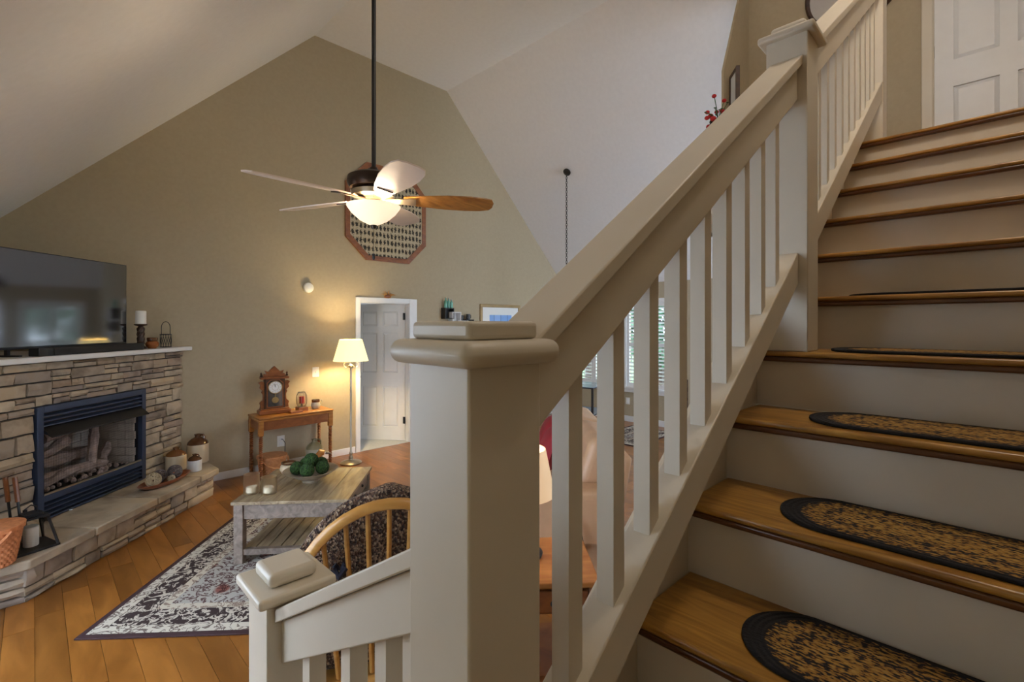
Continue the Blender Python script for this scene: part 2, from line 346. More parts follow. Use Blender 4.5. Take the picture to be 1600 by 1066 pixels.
# window wall
WIN = [(3.87, 4.66), (4.98, 5.77)]; WZ0, WZ1 = .62, 2.10
wr = MB(); ys = [-1.2] + [q for ww in WIN for q in ww] + [YB]; ztop = ceil_z(XR)
for i in range(len(ys) - 1):
    if i % 2 == 0: wr.box(XR, XR + .14, ys[i], ys[i + 1], 0, ztop)
    else: wr.box(XR, XR + .14, ys[i], ys[i + 1], 0, WZ0); wr.box(XR, XR + .14, ys[i], ys[i + 1], WZ1, ztop)
struct(wr.build('wall_right', M['wall']), 'tan wall with shuttered windows')
for i, (a, bb) in enumerate(WIN):
    fr = MB(); t = .06
    fr.box(XR - .02, XR + .03, a - t, a, WZ0 - t, WZ1 + t); fr.box(XR - .02, XR + .03, bb, bb + t, WZ0 - t, WZ1 + t)
    fr.box(XR - .02, XR + .03, a, bb, WZ1, WZ1 + t); fr.box(XR - .05, XR + .03, a - .08, bb + .08, WZ0 - .035, WZ0); fr.box(XR - .018, XR + .03, a - t, bb + t, WZ0 - .1, WZ0 - .035)
    wo = struct(fr.build('window_%d' % (i + 1), M['trim'], bevel=.004), 'white framed window with louvred shutters')
    MB().box(XR + .09, XR + .096, a, bb, WZ0, WZ1).build('pane', M['pane'], wo)
    mid = (a + bb) / 2
    sl = None
    for (s0, s1) in ((a + .005, mid - .003), (mid + .003, bb - .005)):
        st = MB(); q = .045
        st.box(XR + .0, XR + .03, s0, s0 + q, WZ0, WZ1); st.box(XR + .0, XR + .03, s1 - q, s1, WZ0, WZ1)
        for z0, z1 in ((WZ0, WZ0 + .07), (1.33, 1.40), (WZ1 - .07, WZ1)): st.box(XR + .0, XR + .03, s0 + q, s1 - q, z0, z1)
        st.build('shutter_frame', M['trim'], wo)
        for zz0, zz1 in ((WZ0 + .07, 1.33), (1.40, WZ1 - .07)):
            nn = int((zz1 - zz0) / .062)
            for kk in range(nn):
                z = zz0 + (kk + .5) * (zz1 - zz0) / nn
                if sl is None:
                    sl = MB(); sl.M = Matrix.Rotation(math.radians(28), 4, 'Y'); sl.box(-.029, .029, 0, s1 - s0 - 2 * q, -.004, .004); o = sl.build('slat', M['trim'], wo); sl = o.data
                else: o = bpy.data.objects.new('slat', sl); col.objects.link(o); o.parent = wo
                o.location = (XR + .018, s0 + q, z)
        MB().box(XR - .012, XR - .004, (s0 + s1) / 2 - .006, (s0 + s1) / 2 + .006, WZ0 + .1, WZ1 - .1).build('tilt_rod', M['trim'], wo)
bb_ = MB(); bb_.box(1.31, D0 - .06, YB - .015, YB, 0, .085); bb_.box(D1 + .12, XR - .02, YB - .015, YB, 0, .085)
struct(bb_.build('baseboard_back', M['trim'], bevel=.004), 'white baseboard')
struct(MB().box(XR - .015, XR, .7, YB - .02, 0, .1).build('baseboard_right', M['trim'], bevel=.004), 'white baseboard')
# stair wall, hall walls, upper floor
R1, RUN1, R2, RUN2 = .1834, .2472, .178, .2525
def riser_x(n): return .447 + (n - 4) * RUN1 if n <= 8 else .447 + 4 * RUN1 + (n - 8) * RUN2
def tread_z(n): return n * R1 if n <= 8 else 8 * R1 + (n - 8) * R2
ZUP = tread_z(15); XUP = riser_x(15); YS = .559; YW = -.62
struct(MB().box(-1.4, 5.0, YW - .12, YW, 0, 5.2).build('wall_stair', M['wall']), 'tan wall along the stairs')
XH = 4.9; YH = 1.70
uf = MB(); uf.box(XUP + .02, XH, YW, YH, ZUP - .25, ZUP - .02); struct(uf.build('floor_upper', M['riser']), 'upstairs landing floor')
pl = MB().box(0, .125, YW, YH, -.02, 0)
o0 = None
for i in range(13):
    xx = XUP + .09 + i * .127
    if xx + .125 > XH: break
    if o0 is None: o0 = pl.build('plank', M['tread'], bpy.data.objects['floor_upper']); o = o0
    else: o = bpy.data.objects.new('plank', o0.data); col.objects.link(o); o.parent = bpy.data.objects['floor_upper']
    o.location = (xx, 0, ZUP)
DU0, DU1 = -.46, .36
wh = MB(); wh.box(XH, XH + .12, DU1 + .0, YH, ZUP - .25, 5.3); wh.box(XH, XH + .12, YW, DU0, ZUP - .25, 5.3); wh.box(XH, XH + .12, DU0, DU1, ZUP + 2.04, 5.3)
struct(wh.build('wall_hall', M['wall']), 'tan upstairs hall wall')
# return wall of the loft opening: upright edge, then leaning up under the roof
struct(MB().prism([(4.306, ZUP - .25), (4.306, 3.956), (4.66, 4.74), (4.88, 5.23), (XH, 5.23), (XH, ZUP - .25)], YH, YH + .02).build('wall_loft', M['wall']), 'tan return wall beside the loft ledge')
lw = MB(); lw.box(3.88, 4.30, YH - .16, YH, ZUP - .25, 3.24); lo = struct(lw.build('wall_ledge', M['wall']), 'low wall of the loft overlook')
MB().box(3.87, 4.52, YH - .20, YH - .002, 3.24, 3.27).build('ledge_top', M['cream'], lo, bevel=.005)

# ---------------- six panel doors
def six_panel(name, W, H, mat, label):
    e = bpy.data.objects.new(name, None); col.objects.link(e); struct(e, label); t = .035
    s = .105 * W / .76; gap = .09; pw = (W - 2 * s - gap) / 2
    rows = [(.20, .80), (1.0, 1.60), (1.70, 1.92)]; rows = [(a * H / 2.03, b_ * H / 2.03) for a, b_ in rows]
    sl = MB(); sl.box(0, s, -t / 2, t / 2, 0, H); sl.box(W - s, W, -t / 2, t / 2, 0, H); sl.box(s + pw, s + pw + gap, -t / 2, t / 2, 0, H)
    zs = [0] + [q for r_ in rows for q in r_] + [H]
    for i in range(0, len(zs), 2):
        for x0 in (s, s + pw + gap): sl.box(x0, x0 + pw, -t / 2, t / 2, zs[i], zs[i + 1])
    sl.build('slab', mat, e)
    for (z0, z1) in rows:
        for x0 in (s, s + pw + gap):
            p = MB(); x1 = x0 + pw; i1 = .028; yo = t / 2 - .0165; yi = t / 2 - .003
            for sg in (-1, 1):
                p.add([(x0, sg * yo, z0), (x1, sg * yo, z0), (x1, sg * yo, z1), (x0, sg * yo, z1), (x0 + i1, sg * yi, z0 + i1), (x1 - i1, sg * yi, z0 + i1), (x1 - i1, sg * yi, z1 - i1), (x0 + i1, sg * yi, z1 - i1)],
                      [(0, 1, 5, 4), (1, 2, 6, 5), (2, 3, 7, 6), (3, 0, 4, 7), (4, 5, 6, 7)])
            p.build('panel', mat, e, angle=12)
    return e
def knob(e, x, sg=-1):
    k_ = MB(); k_.cyl((x, sg * .017, .93), (x, sg * .024, .93), .03, seg=16); k_.cyl((x, sg * .024, .93), (x, sg * .055, .93), .011, seg=10); k_.tube([(x, sg * .055, .93), (x + .03, sg * .06, .93), (x + .10, sg * .055, .93)], .009, 8)
    k_.build('door_handle', M['bronze'], e)
d1 = six_panel('door_1', .77, 2.015, M['trim'], 'white six panel door standing ajar in the gable wall')
place(d1, (3.91, YB + .10, .008), math.radians(180 - 52)); knob(d1, .71, 1); knob(d1, .71, -1)
for z in (.25, 1.78):
    h = MB(); h.cyl((0, .03, z), (0, .03, z + .1), .008, seg=8); h.box(-.004, .03, .018, .024, z, z + .1); h.build('hinge', M['black'], d1)
c = MB()
for x0, x1 in ((D0 - .055, D0 + .012), (D1 - .012, D1 + .115)): c.box(x0, x1, YB - .018, YB, 0, DH + .06)
c.box(D0 + .012, D1 - .012, YB - .018, YB, DH - .005, DH + .06); c.box(D0, D0 + .015, YB, YB + .12, 0, DH); c.box(D1 - .015, D1, YB, YB + .12, 0, DH); c.box(D0, D1, YB, YB + .12, DH - .015, DH)
struct(c.build('trim_1', M['trim'], bevel=.004), 'white casing around the ajar door')
rb_ = MB(); rb_.box(2.08, 2.2, YB + .12, YB + 3.0, 0, 2.5); rb_.box(2.08, 5.3, YB + 3.0, YB + 3.12, 0, 2.5)  # unseen room shell added to cut the daylight on the ajar door
for y0, y1, z0, z1 in ((YB + .12, YB + 1.5, 0, 2.5), (YB + 2.5, YB + 3.0, 0, 2.5), (YB + 1.5, YB + 2.5, 0, .8), (YB + 1.5, YB + 2.5, 2.1, 2.5)): rb_.box(5.2, 5.3, y0, y1, z0, z1)
struct(rb_.build('wall_room_beyond', M['ceil']), 'unseen pale walls added around the room beyond the ajar door')
struct(MB().box(2.08, 5.3, YB + .12, YB + 3.12, 2.5, 2.6).build('ceiling_room_beyond', M['ceil']), 'unseen ceiling added over the room beyond the ajar door')
portal((5.32, YB + 2.0, 1.45), (0, PI / 2, 0), 1.3, 1.0)
struct(MB().box(2.2, 5.2, YB + .001, YB + 3.0, -.12, .004).build('floor_room_beyond', M['carpet']), 'pale carpet beyond the ajar door')
d2 = six_panel('door_2', .80, 2.03, M['trim'], 'white six panel door at the top of the stairs')
place(d2, (XH + .02, DU1 - .01, ZUP), math.radians(-90))
for z in (.22, 1.05, 1.78):
    MB().cyl((-.004, -.022, z), (-.004, -.022, z + .09), .007, seg=8).build('hinge', M['black'], d2)
c = MB(); c.box(XH - .02, XH, DU1 - .005, DU1 + .062, ZUP, ZUP + 2.10); c.box(XH - .02, XH, DU0 - .062, DU0 + .005, ZUP, ZUP + 2.10); c.box(XH - .02, XH, DU0, DU1, ZUP + 2.035, ZUP + 2.10); c.box(XH - .012, XH + .03, DU1 - .012, DU1, ZUP, ZUP + 2.04)
struct(c.build('trim_2', M['cream'], bevel=.004), 'cream casing around the upstairs door')

# ================================================================== STAIRCASE
stair = thing('staircase', 'closed staircase with stained wooden treads and painted risers', 'staircase')
NO = .028
for n in range(4, 16):
    xr = riser_x(n); z = tread_z(n); x2 = riser_x(n + 1) if n < 15 else xr + .09
    td_ = MB().box(xr - NO, x2 + .004, YW + .004, YS, z - .017, z).build('tread', M['tread'], stair, bevel=.007, seg=3)
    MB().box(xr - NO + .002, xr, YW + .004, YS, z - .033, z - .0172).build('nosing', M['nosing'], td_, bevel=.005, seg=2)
    zp = tread_z(n - 1)
    MB().box(xr, xr + .018, YW + .004, YS, zp, z - .0172).build('riser', M['riser'], stair)
zl = tread_z(3)
MB().box(-.62, riser_x(4) + .004, YW + .004, .55, zl - .03, zl).build('landing_board', M['tread'], stair, bevel=.006)
MB().box(-.62, .33, .53, .55, zl - R1, zl - .03).build('riser', M['riser'], stair)
for i, n in enumerate((2, 1)):
    y0 = .55 + i * .25
    MB().box(-.62, .33, y0 - .02, y0 + .25 + NO, tread_z(n) - .03, tread_z(n)).build('tread', M['tread'], stair, bevel=.009, seg=3)
    MB().box(-.62, .33, y0 + .25, y0 + .268, tread_z(n) - R1 + .0, tread_z(n) - .03).build('riser', M['riser'], stair)
# closed stringer beside the flight
sk = [(.465, 0), (XUP + .02, 0), (XUP + .02, tread_z(15) + .10), (XUP - .1, tread_z(15) + .10), (.465, .93)]
sk = [(.465, 0), (XUP + .02, 0), (XUP + .02, ZUP + .0), (2.96, 1.131 + .735 * (2.96 - .739)), (.465, 1.131 + .74 * (.465 - .739))]
MB().prism(sk, YS, YS + .03).build('stringer', M['cream'], stair)
MB().box(.30, .465, .53, .56, 0, zl).build('landing_fascia', M['cream'], stair)

# ---------------- railings
def newel(parent, x, y, z0, z1, w=.1175, style='round'):
    h = w / 2
    p = MB().box(x - h, x + h, y - h, y + h, z0, z1 - .008).build('newel_post', M['cream'], parent, bevel=.003)
    cx = h + .021
    c_ = MB()
    if style == 'round':
        MB().box(x - cx, x + cx, y - cx, y + cx, z1 - .03, z1).build('newel_cap', M['cream'], p, bevel=.0145, seg=5)
        MB().box(x - h + .002, x + h - .002, y - h + .002, y + h - .002, z1, z1 + .022).build('cap_block', M['cream'], p, bevel=.006, seg=3)
    else:
        MB().box(x - cx, x + cx, y - cx, y + cx, z1 - .022, z1).build('newel_cap', M['cream'], p, bevel=.007, seg=3)
        MB().box(x - .05, x + .05, y - .05, y + .05, z1, z1 + .03).build('cap_block', M['cream'], p, bevel=.011, seg=3)
    return p
YC = .467; SL = .70
def zcap(x): return 1.708 + SL * (x - .46)
rail = thing('stair_railing', 'cream painted stair railing with square balusters along the main flight', 'railing')
newel(rail, .397, YC, zl, 1.712); newel(rail, 1.729, YC, tread_z(9), 2.645, style='flat'); newel(rail, 3.25, .489, ZUP, 3.83, style='flat')
def slopebar(name, x0, x1, y0, y1, dz0, dz1, bevel=.003):
    z0, z1 = zcap(x0), zcap(x1)
    return MB().hexa([(x0, y0, z0 + dz0), (x1, y0, z1 + dz0), (x1, y1, z1 + dz0), (x0, y1, z0 + dz0), (x0, y0, z0 + dz1), (x1, y0, z1 + dz1), (x1, y1, z1 + dz1), (x0, y1, z0 + dz1)]).build(name, M['cream'], rail, bevel=bevel)
for (xa, xb, nb) in ((.4565, 1.6705, 10), (1.788, 3.19, 11)):
    slopebar('handrail', xa, xb, YC - .046, YC + .046, -.030, 0)
    slopebar('fascia_board', xa, xb, YC - .031, YC + .031, -.135, -.031)
    slopebar('bottom_rail', xa, xb, YC - .033, YC + .033, -.702, -.605)
    for i in range(nb):
        x = (.566 + i * .118) if xa < 1 else (1.862 + i * .119)
        if x + .034 > xb - .01: break
        q0, q1 = zcap(x) - .65, zcap(x) - .10
        MB().hexa([(x, YC - .0165, q0), (x + .033, YC - .0165, q0 + .033 * SL), (x + .033, YC + .0165, q0 + .033 * SL), (x, YC + .0165, q0), (x, YC - .0165, q1), (x + .033, YC - .0165, q1 + .033 * SL), (x + .033, YC + .0165, q1 + .033 * SL), (x, YC + .0165, q1)]).build('baluster', M['cream'], rail)
# level guard rail upstairs, beyond the top newel
lowr = thing('lower_stair_railing', 'short cream painted railing with a low capped newel by the bottom steps', 'railing')
newel(lowr, .397, 1.109, 0, 1.178, style='flat')
def zc2(y): return 1.419 - .583 * (y - .574)
def sb2(name, y0, y1, x0, x1, dz0, dz1):
    a, b_ = zc2(y0), zc2(y1)
    return MB().hexa([(x0, y0, a + dz0), (x1, y0, a + dz0), (x1, y1, b_ + dz0), (x0, y1, b_ + dz0), (x0, y0, a + dz1), (x1, y0, a + dz1), (x1, y1, b_ + dz1), (x0, y1, b_ + dz1)]).build(name, M['cream'], lowr, bevel=.003)
sb2('handrail', .5265, 1.05, .352, .442, -.028, 0); sb2('fascia_board', .5265, 1.05, .366, .428, -.118, -.029); sb2('bottom_rail', .5265, 1.05, .364, .430, -.80, -.72)
for y in (.94, .772, .655, .575):
    a = zc2(y); MB().hexa([(.38, y, a - .74), (.413, y, a - .74), (.413, y + .033, a - .76), (.38, y + .033, a - .76), (.38, y, a - .1), (.413, y, a - .1), (.413, y + .033, a - .12), (.38, y + .033, a - .12)]).build('baluster', M['cream'], lowr)

# ---------------- oval braided mats on the treads
matdata = None
wh_ = {6: 'oval braided mat on the tread three steps below the middle newel post', 7: 'oval braided mat on the tread two steps below the middle newel post',
       8: 'oval braided mat on the tread one step below the middle newel post', 9: 'oval braided mat on the tread that carries the middle newel post', 10: 'oval braided mat on the tread just above the middle newel post'}
for n in (6, 7, 8, 9, 10):
    if matdata is None:
        out = []; hw, hl = .116, .375; s_ = hl - hw
        for k in range(48):
            a = 2 * PI * k / 48; out.append((hw * math.cos(a), hw * math.sin(a) + (s_ if math.sin(a) > 0 else -s_)))
        o = MB().prism(out, 0, .009, 'XY').build('braided_mat', M['braid'], bevel=.003); matdata = o.data
    else:
        o = bpy.data.objects.new('braided_mat', matdata); col.objects.link(o)
        b = o.modifiers.new('bevel', 'BEVEL'); b.width = .003; b.segments = 2; b.limit_method = 'ANGLE'
    xr = riser_x(n)
    o.location = (xr + (riser_x(n + 1) - xr) / 2 - .004, .0, tread_z(n))
    tag(o, wh_[n], 'mat', 'oval braided mats on the stair treads')

# ================================================================== FIREPLACE (diagonal across the corner)
DI = Vector((math.sqrt(.5), math.sqrt(.5), 0)); NO_ = Vector((math.sqrt(.5), -math.sqrt(.5), 0))
fp = thing('stone_fireplace', 'corner fireplace faced in stacked tan and grey ledge stone with a raised hearth', 'fireplace', NO_ * -3.49, math.radians(45))
# local: X along the face, -Y towards the room, Z up
U0, U1 = 2.80, 5.09; F0, F1, FZ0, FZ1 = 3.51, 4.556, .20, 1.12; ZM = 1.445
core = MB(); core.box(U0, F0, .03, .10, 0, ZM); core.box(F1, U1, .03, .10, 0, ZM); core.box(F0, F1, .03, .10, FZ1, ZM)
core.build('mortar_bed', M['mortar'], fp)
def stone(u0, u1, z0, z1, y, dep, parent, fix=None):
    nu = 3; rows = []
    jt = min(u1 - u0, z1 - z0) * .10
    vs = []
    for j in range(3):
        for i in range(nu + 1):
            e = (i in (0, nu)) or (j in (0, 2))
            uu = u0 + (u1 - u0) * i / nu + (random.uniform(-jt, jt) * .5 if i not in (0, nu) else random.uniform(0, jt) * (1 if i == 0 else -1) * .6)
            zz = z0 + (z1 - z0) * j / 2 + (random.uniform(0, jt) * (1 if j == 0 else (-1 if j == 2 else 0)) * .7)
            vs.append((uu, y - (dep * (.55 if e else 1) + random.uniform(-.2, .2) * dep), zz))
    n = len(vs)
    vs += [(u0, y + .03, z0), (u1, y + .03, z0), (u1, y + .03, z1), (u0, y + .03, z1)]
    fs = []
    W_ = nu + 1
    for j in range(2):
        for i in range(nu): fs.append((j * W_ + i, j * W_ + i + 1, (j + 1) * W_ + i + 1, (j + 1) * W_ + i))
    bot = [i for i in range(W_)]; top = [2 * W_ + i for i in range(W_)]
    fs.append(tuple(bot[::-1]) + (n, n + 1)); fs.append(tuple(top) + (n + 2, n + 3))
    fs.append((0, W_, 2 * W_, n + 3, n)); fs.append((nu, n + 1, n + 2, 2 * W_ + nu, W_ + nu))
    o = MB().add(vs, fs).build('stone', M['stone'], parent, angle=28)
    return o
def lay(u0, u1, z0, z1, y, parent, lo=.12, hi=.34, gap=.007):
    u = u0
    while u < u1 - 1e-4:
        L = random.uniform(lo, hi)
        if u1 - (u + L) < lo * .7: L = u1 - u
        if random.random() < .52 and z1 - z0 > .06:
            f = random.uniform(.38, .62); zm = z0 + (z1 - z0) * f
            stone(u, u + L - gap, z0, zm - gap, y, random.uniform(.015, .048), parent); 
            if L > .22 and random.random() < .6:
                k = random.uniform(.4, .6) * L
                stone(u, u + k - gap, zm, z1 - gap, y, random.uniform(.015, .048), parent); stone(u + k, u + L - gap, zm, z1 - gap, y, random.uniform(.015, .048), parent)
            else: stone(u, u + L - gap, zm, z1 - gap, y, random.uniform(.015, .048), parent)
        else: stone(u, u + L - gap, z0, z1 - gap, y, random.uniform(.018, .055), parent)
        u += L
zz = .20
hs = []
while zz < FZ1 - .02:
    h = random.uniform(.085, .15)
    if FZ1 - (zz + h) < .05: h = FZ1 - zz
    lay(U0, F0, zz, zz + h, .03, fp, .14, .36); lay(F1, U1, zz, zz + h, .03, fp, .14, .30); zz += h
while zz < ZM - .005:
    h = random.uniform(.07, .11)
    if ZM - (zz + h) < .05: h = ZM - zz
    lay(U0, U1, zz, zz + h, .03, fp); zz += h
# hearth
HF = -.47; HU0, HU1 = 2.985, 4.873; HT = .205
hc = MB(); hc.prism([(HU0 - .28, .04), (HU0 + .03, HF + .04), (HU1 - .03, HF + .04), (HU1 + .30, -.12), (U1 - .02, .04)], 0, HT, 'XY'); hc.build('mortar_bed', M['mortar'], fp)
for z0, z1 in ((0, .09), (.09, HT)):
    lay(HU0, HU1, z0, z1, HF + .035, fp, .12, .32)
# returns of the hearth, left one faces along the wall
ret = bpy.data.objects.new('hearth_return', None); col.objects.link(ret); ret.parent = fp; ret.location = (HU0, HF + .0, 0); ret.rotation_euler = (0, 0, math.radians(-45))
for z0, z1 in ((0, .10), (.10, HT)): lay(-.52, -.006, z0, z1, .04, ret, .18, .3)
ret2 = bpy.data.objects.new('hearth_return', None); col.objects.link(ret2); ret2.parent = fp; ret2.location = (HU1, HF, 0); ret2.rotation_euler = (0, 0, math.radians(45))
for z0, z1 in ((0, .10), (.10, HT)): lay(.006, .46, z0, z1, .04, ret2, .16, .28)
def slab(poly):
    MB().prism(poly, HT + .002, .268, 'XY').build('hearth_slab', M['slab'], fp, bevel=.010, seg=2)
yb_ = -.004; yf = HF - .028
slab([(2.80, yb_), (2.63, -.19), (HU0 - .012, yf), (3.44, yf), (3.46, yb_)])
slab([(3.47, yb_), (3.452, yf), (4.05, yf), (4.06, yb_)]); slab([(4.07, yb_), (4.062, yf), (4.60, yf), (4.61, yb_)])
slab([(4.62, yb_), (4.612, yf), (HU1 + .012, yf), (5.15, -.19), (4.99, yb_)])
# mantel shelf: a white triangle board filling the corner
mt = MB().prism([(U0 - .085, -.055), (U1 + .055, -.055), (U1 - .02, .02), ((U0 + U1) / 2 + .03, 1.08), (U0 + .0, .02)], ZM + .002, ZM + .045, 'XY')
mt.build('mantel_shelf', M['trim'], fp, bevel=.008, seg=3)
# firebox insert
ins = thing('fireplace_insert', 'black metal gas fireplace insert tinted with blue reflection, with louvres and ceramic logs', 'fireplace insert', NO_ * -3.49, math.radians(45))
f = MB(); t = .05
f.box(F0 + .003, F0 + t, -.012, .06, .272, FZ1 - .003); f.box(F1 - t, F1 - .003, -.012, .06, .272, FZ1 - .003); f.box(F0 + t, F1 - t, -.012, .06, FZ1 - .05, FZ1 - .003); f.box(F0 + t, F1 - t, -.012, .05, .405, .45); f.box(F0 + t, F1 - t, -.012, .05, .272, .285)
f.build('surround_frame', M['blue_reflect_metal'], ins, bevel=.003)
for z in (1.035, 1.0, .965): MB().hexa([(F0 + t, -.008, z), (F1 - t, -.008, z), (F1 - t, .02, z + .012), (F0 + t, .02, z + .012), (F0 + t, -.008, z + .009), (F1 - t, -.008, z + .009), (F1 - t, .02, z + .021), (F0 + t, .02, z + .021)]).build('louvre', M['blue_reflect_metal'], ins)
for z in (.372, .338, .304): MB().hexa([(F0 + t, -.010, z), (F1 - t, -.010, z), (F1 - t, .02, z + .010), (F0 + t, .02, z + .010), (F0 + t, -.010, z + .008), (F1 - t, -.010, z + .008), (F1 - t, .02, z + .018), (F0 + t, .02, z + .018)]).build('louvre', M['blue_reflect_metal'], ins)
for za, zb in ((.955, 1.065), (.286, .404)): MB().box(F0 + t, F1 - t, .024, .03, za, zb).build('louvre_backing', M['blackmat'], ins)
MB().hexa([(F0 + t, -.075, .885), (F1 - t, -.075, .885), (F1 - t, .01, .93), (F0 + t, .01, .93), (F0 + t, -.075, .895), (F1 - t, -.075, .895), (F1 - t, .01, .962), (F0 + t, .01, .962)]).build('hood', M['black'], ins)
MB().box(F0 + t, F1 - t, -.004, .012, .448, .462).build('silver_strip', M['silver'], ins)
bx = MB(); bx.box(F0 + t, F1 - t, .50, .52, .40, 1.10); bx.box(F0 + .03, F0 + t, .03, .5, .40, 1.10); bx.box(F1 - t, F1 - .03, .03, .5, .40, 1.10); bx.box(F0 + t, F1 - t, .03, .5, .40, .43); bx.box(F0 + t, F1 - t, .03, .5, .96, .98)
bx.build('firebox', M['blackmat'], ins)
bmesh_ = None
for j in range(7):
    z = .43 + j * .075
    for i in range(5):
        u = F0 + t + .004 + i * .19 + (.095 if j % 2 else 0)
        u1 = min(u + .185, F1 - t - .004)
        if u1 - u > .03: MB().box(u, u1, .485, .5, z, z + .070).build('firebrick', M['firebrick'], ins)
    for i in range(3):
        y0 = .06 + i * .15 - (.07 if j % 2 else 0); MB().box(F1 - t - .014, F1 - t, max(.05, y0), min(y0 + .145, .48), z, z + .07).build('firebrick', M['firebrick'], ins)
def log(p0, p1, r):
    P0, P1 = Vector(p0), Vector(p1); n = 7; path = [P0.lerp(P1, i / (n - 1)) + Vector((random.uniform(-.01, .01), random.uniform(-.01, .01), random.uniform(-.012, .012))) for i in range(n)]
    MB().tube(path, [r * random.uniform(.75, 1.15) for _ in range(n)], 9).build('log', M['log'], ins)
log((3.62, .18, .52), (4.30, .16, .50), .045); log((3.66, .34, .60), (4.38, .36, .58), .06); log((3.60, .22, .63), (4.05, .30, .74), .045); log((3.82, .26, .82), (4.28, .30, .85), .04); log((4.16, .16, .52), (4.34, .30, .83), .04); log((3.62, .14, .47), (4.0, .12, .55), .035); log((4.3, .2, .5), (4.5, .3, .62), .04)
emb = MB()
for _ in range(70): emb.sphere((random.uniform(3.6, 4.45), random.uniform(.07, .30), .44 + random.random() * .02), random.uniform(.012, .026), 6, 4)
o = emb.build('ember_bed', M['log'], ins); o['kind'] = 'stuff'
# wire mesh curtain
ms = MB(); nx = 70
for i in range(nx + 1):
    u = F0 + t + (F1 - F0 - 2 * t) * i / nx; ms.box(u - .0004, u + .0004, .034, .0348, .455, .93)
for j in range(24): z = .46 + j * .02; ms.box(F0 + t, F1 - t, .034, .0348, z - .0004, z + .0004)
o = ms.build('mesh_screen', M['black'], ins); o['kind'] = 'stuff'

def FPt(u, v, z): return DI * u + NO_ * (-3.49 - v) + Vector((0, 0, z))     # v into the corner
ZT = ZM + .045
# ---------------- things on the mantel
tv = thing('television', 'large flat black television with a dark glossy screen on the mantel', 'television', FPt(0, .13, ZT + .002), math.radians(45))
tu0, tu1, tz0, tz1 = 3.20, 4.50, .05, .785
MB().box(tu0, tu1, .0, .035, tz0, tz1).build('casing', M['blacktv'], tv, bevel=.004)
MB().box(tu0 + .008, tu1 - .008, -.002, .0, tz0 + .02, tz1 - .008).build('screen', M['screen'], tv)
for u in (3.45, 4.25): MB().box(u - .012, u + .012, -.08, .10, 0, .012).box(u - .01, u + .01, .005, .03, .012, tz0).build('foot', M['blacktv'], tv)
sbx = thing('soundbar', 'long low black soundbar in front of the television', 'soundbar', FPt(0, -.005, ZT + .002), math.radians(45))
MB().box(3.62, 4.50, -.03, .05, 0, .06).build('body', M['blackmat'], sbx, bevel=.006); MB().box(3.50, 3.615, -.03, .05, 0, .062).build('end_module', M['black'], sbx, bevel=.004)
def at_mantel(px, v, z=ZT + .002):   # point on the shelf seen at image column px
    k = (px - 800) / 754.5
    # solve u for FPt(u,v) with r/d=k
    best = min((abs((FPt(u / 1000, v, 0).dot(RT)) / (FPt(u / 1000, v, 0).dot(FW)) - k), u) for u in range(2500, 5600, 4))[1] / 1000
    return FPt(best, v, z)
ch = thing('candle_holder', 'dark twisted candlestick with a white pillar candle on the mantel', 'candle holder', at_mantel(220, .06))
b = MB().lathe([(.045, 0), (.05, .012), (.03, .025), (.02, .04), (.028, .06), (.03, .10), (.022, .14), (.03, .175), (.026, .20), (.02, .215), (.05, .225), (.055, .235)], seg=20).build('stem', M['darkwood'], ch)
tw = MB()
for q in range(4): tw.tube([(.027 * math.cos(a + q * PI / 2), .027 * math.sin(a + q * PI / 2), .05 + .15 * a / 5) for a in [i * .25 for i in range(21)]], .006, 6)
tw.build('twist', M['darkwood'], ch); MB().lathe([(.04, .236), (.043, .24), (.043, .355), (.038, .362), (.0, .358)], seg=24).build('candle', M['white'], ch)
jr = thing('pottery_jar', 'small round brown glazed jar with a dark patterned rim', 'jar', at_mantel(238, .02))
MB().lathe([(.03, 0), (.05, .02), (.056, .045), (.045, .066), (.036, .07)], seg=24).build('body', plain('rust_glaze', (.30, .10, .03), .25, 0, .4, 9), jr); MB().lathe([(.036, .07), (.043, .075), (.045, .10), (.04, .105), (.034, .09)], seg=24).build('rim', M['jugbrown'], jr)
wl = thing('wire_lantern', 'small black wire basket lantern with a tall loop handle on the mantel end', 'lantern', at_mantel(259, .05))
b = MB()
for z in (.004, .13): b.tube([(.048 * math.cos(a), .048 * math.sin(a), z) for a in [2 * PI * i / 20 for i in range(20)]], .004, 6, True)
b.build('ring', M['black'], wl)
for i in range(14):
    a = 2 * PI * i / 14; MB().tube([(.048 * math.cos(a), .048 * math.sin(a), .004), (.048 * math.cos(a + .25), .048 * math.sin(a + .25), .067), (.048 * math.cos(a), .048 * math.sin(a), .13)], .0025, 5).build('wire', M['black'], wl)
MB().tube([RT * (.045 * math.cos(a)) + Vector((0, 0, .20 + .06 * math.sin(a))) if 0 < a < PI else RT * (.045 if a <= 0 else -.045) + Vector((0, 0, .13 if a in (-1, 9) else .2)) for a in [-1] + [PI * i / 10 for i in range(11)] + [9]], .0035, 6).build('handle', M['black'], wl)

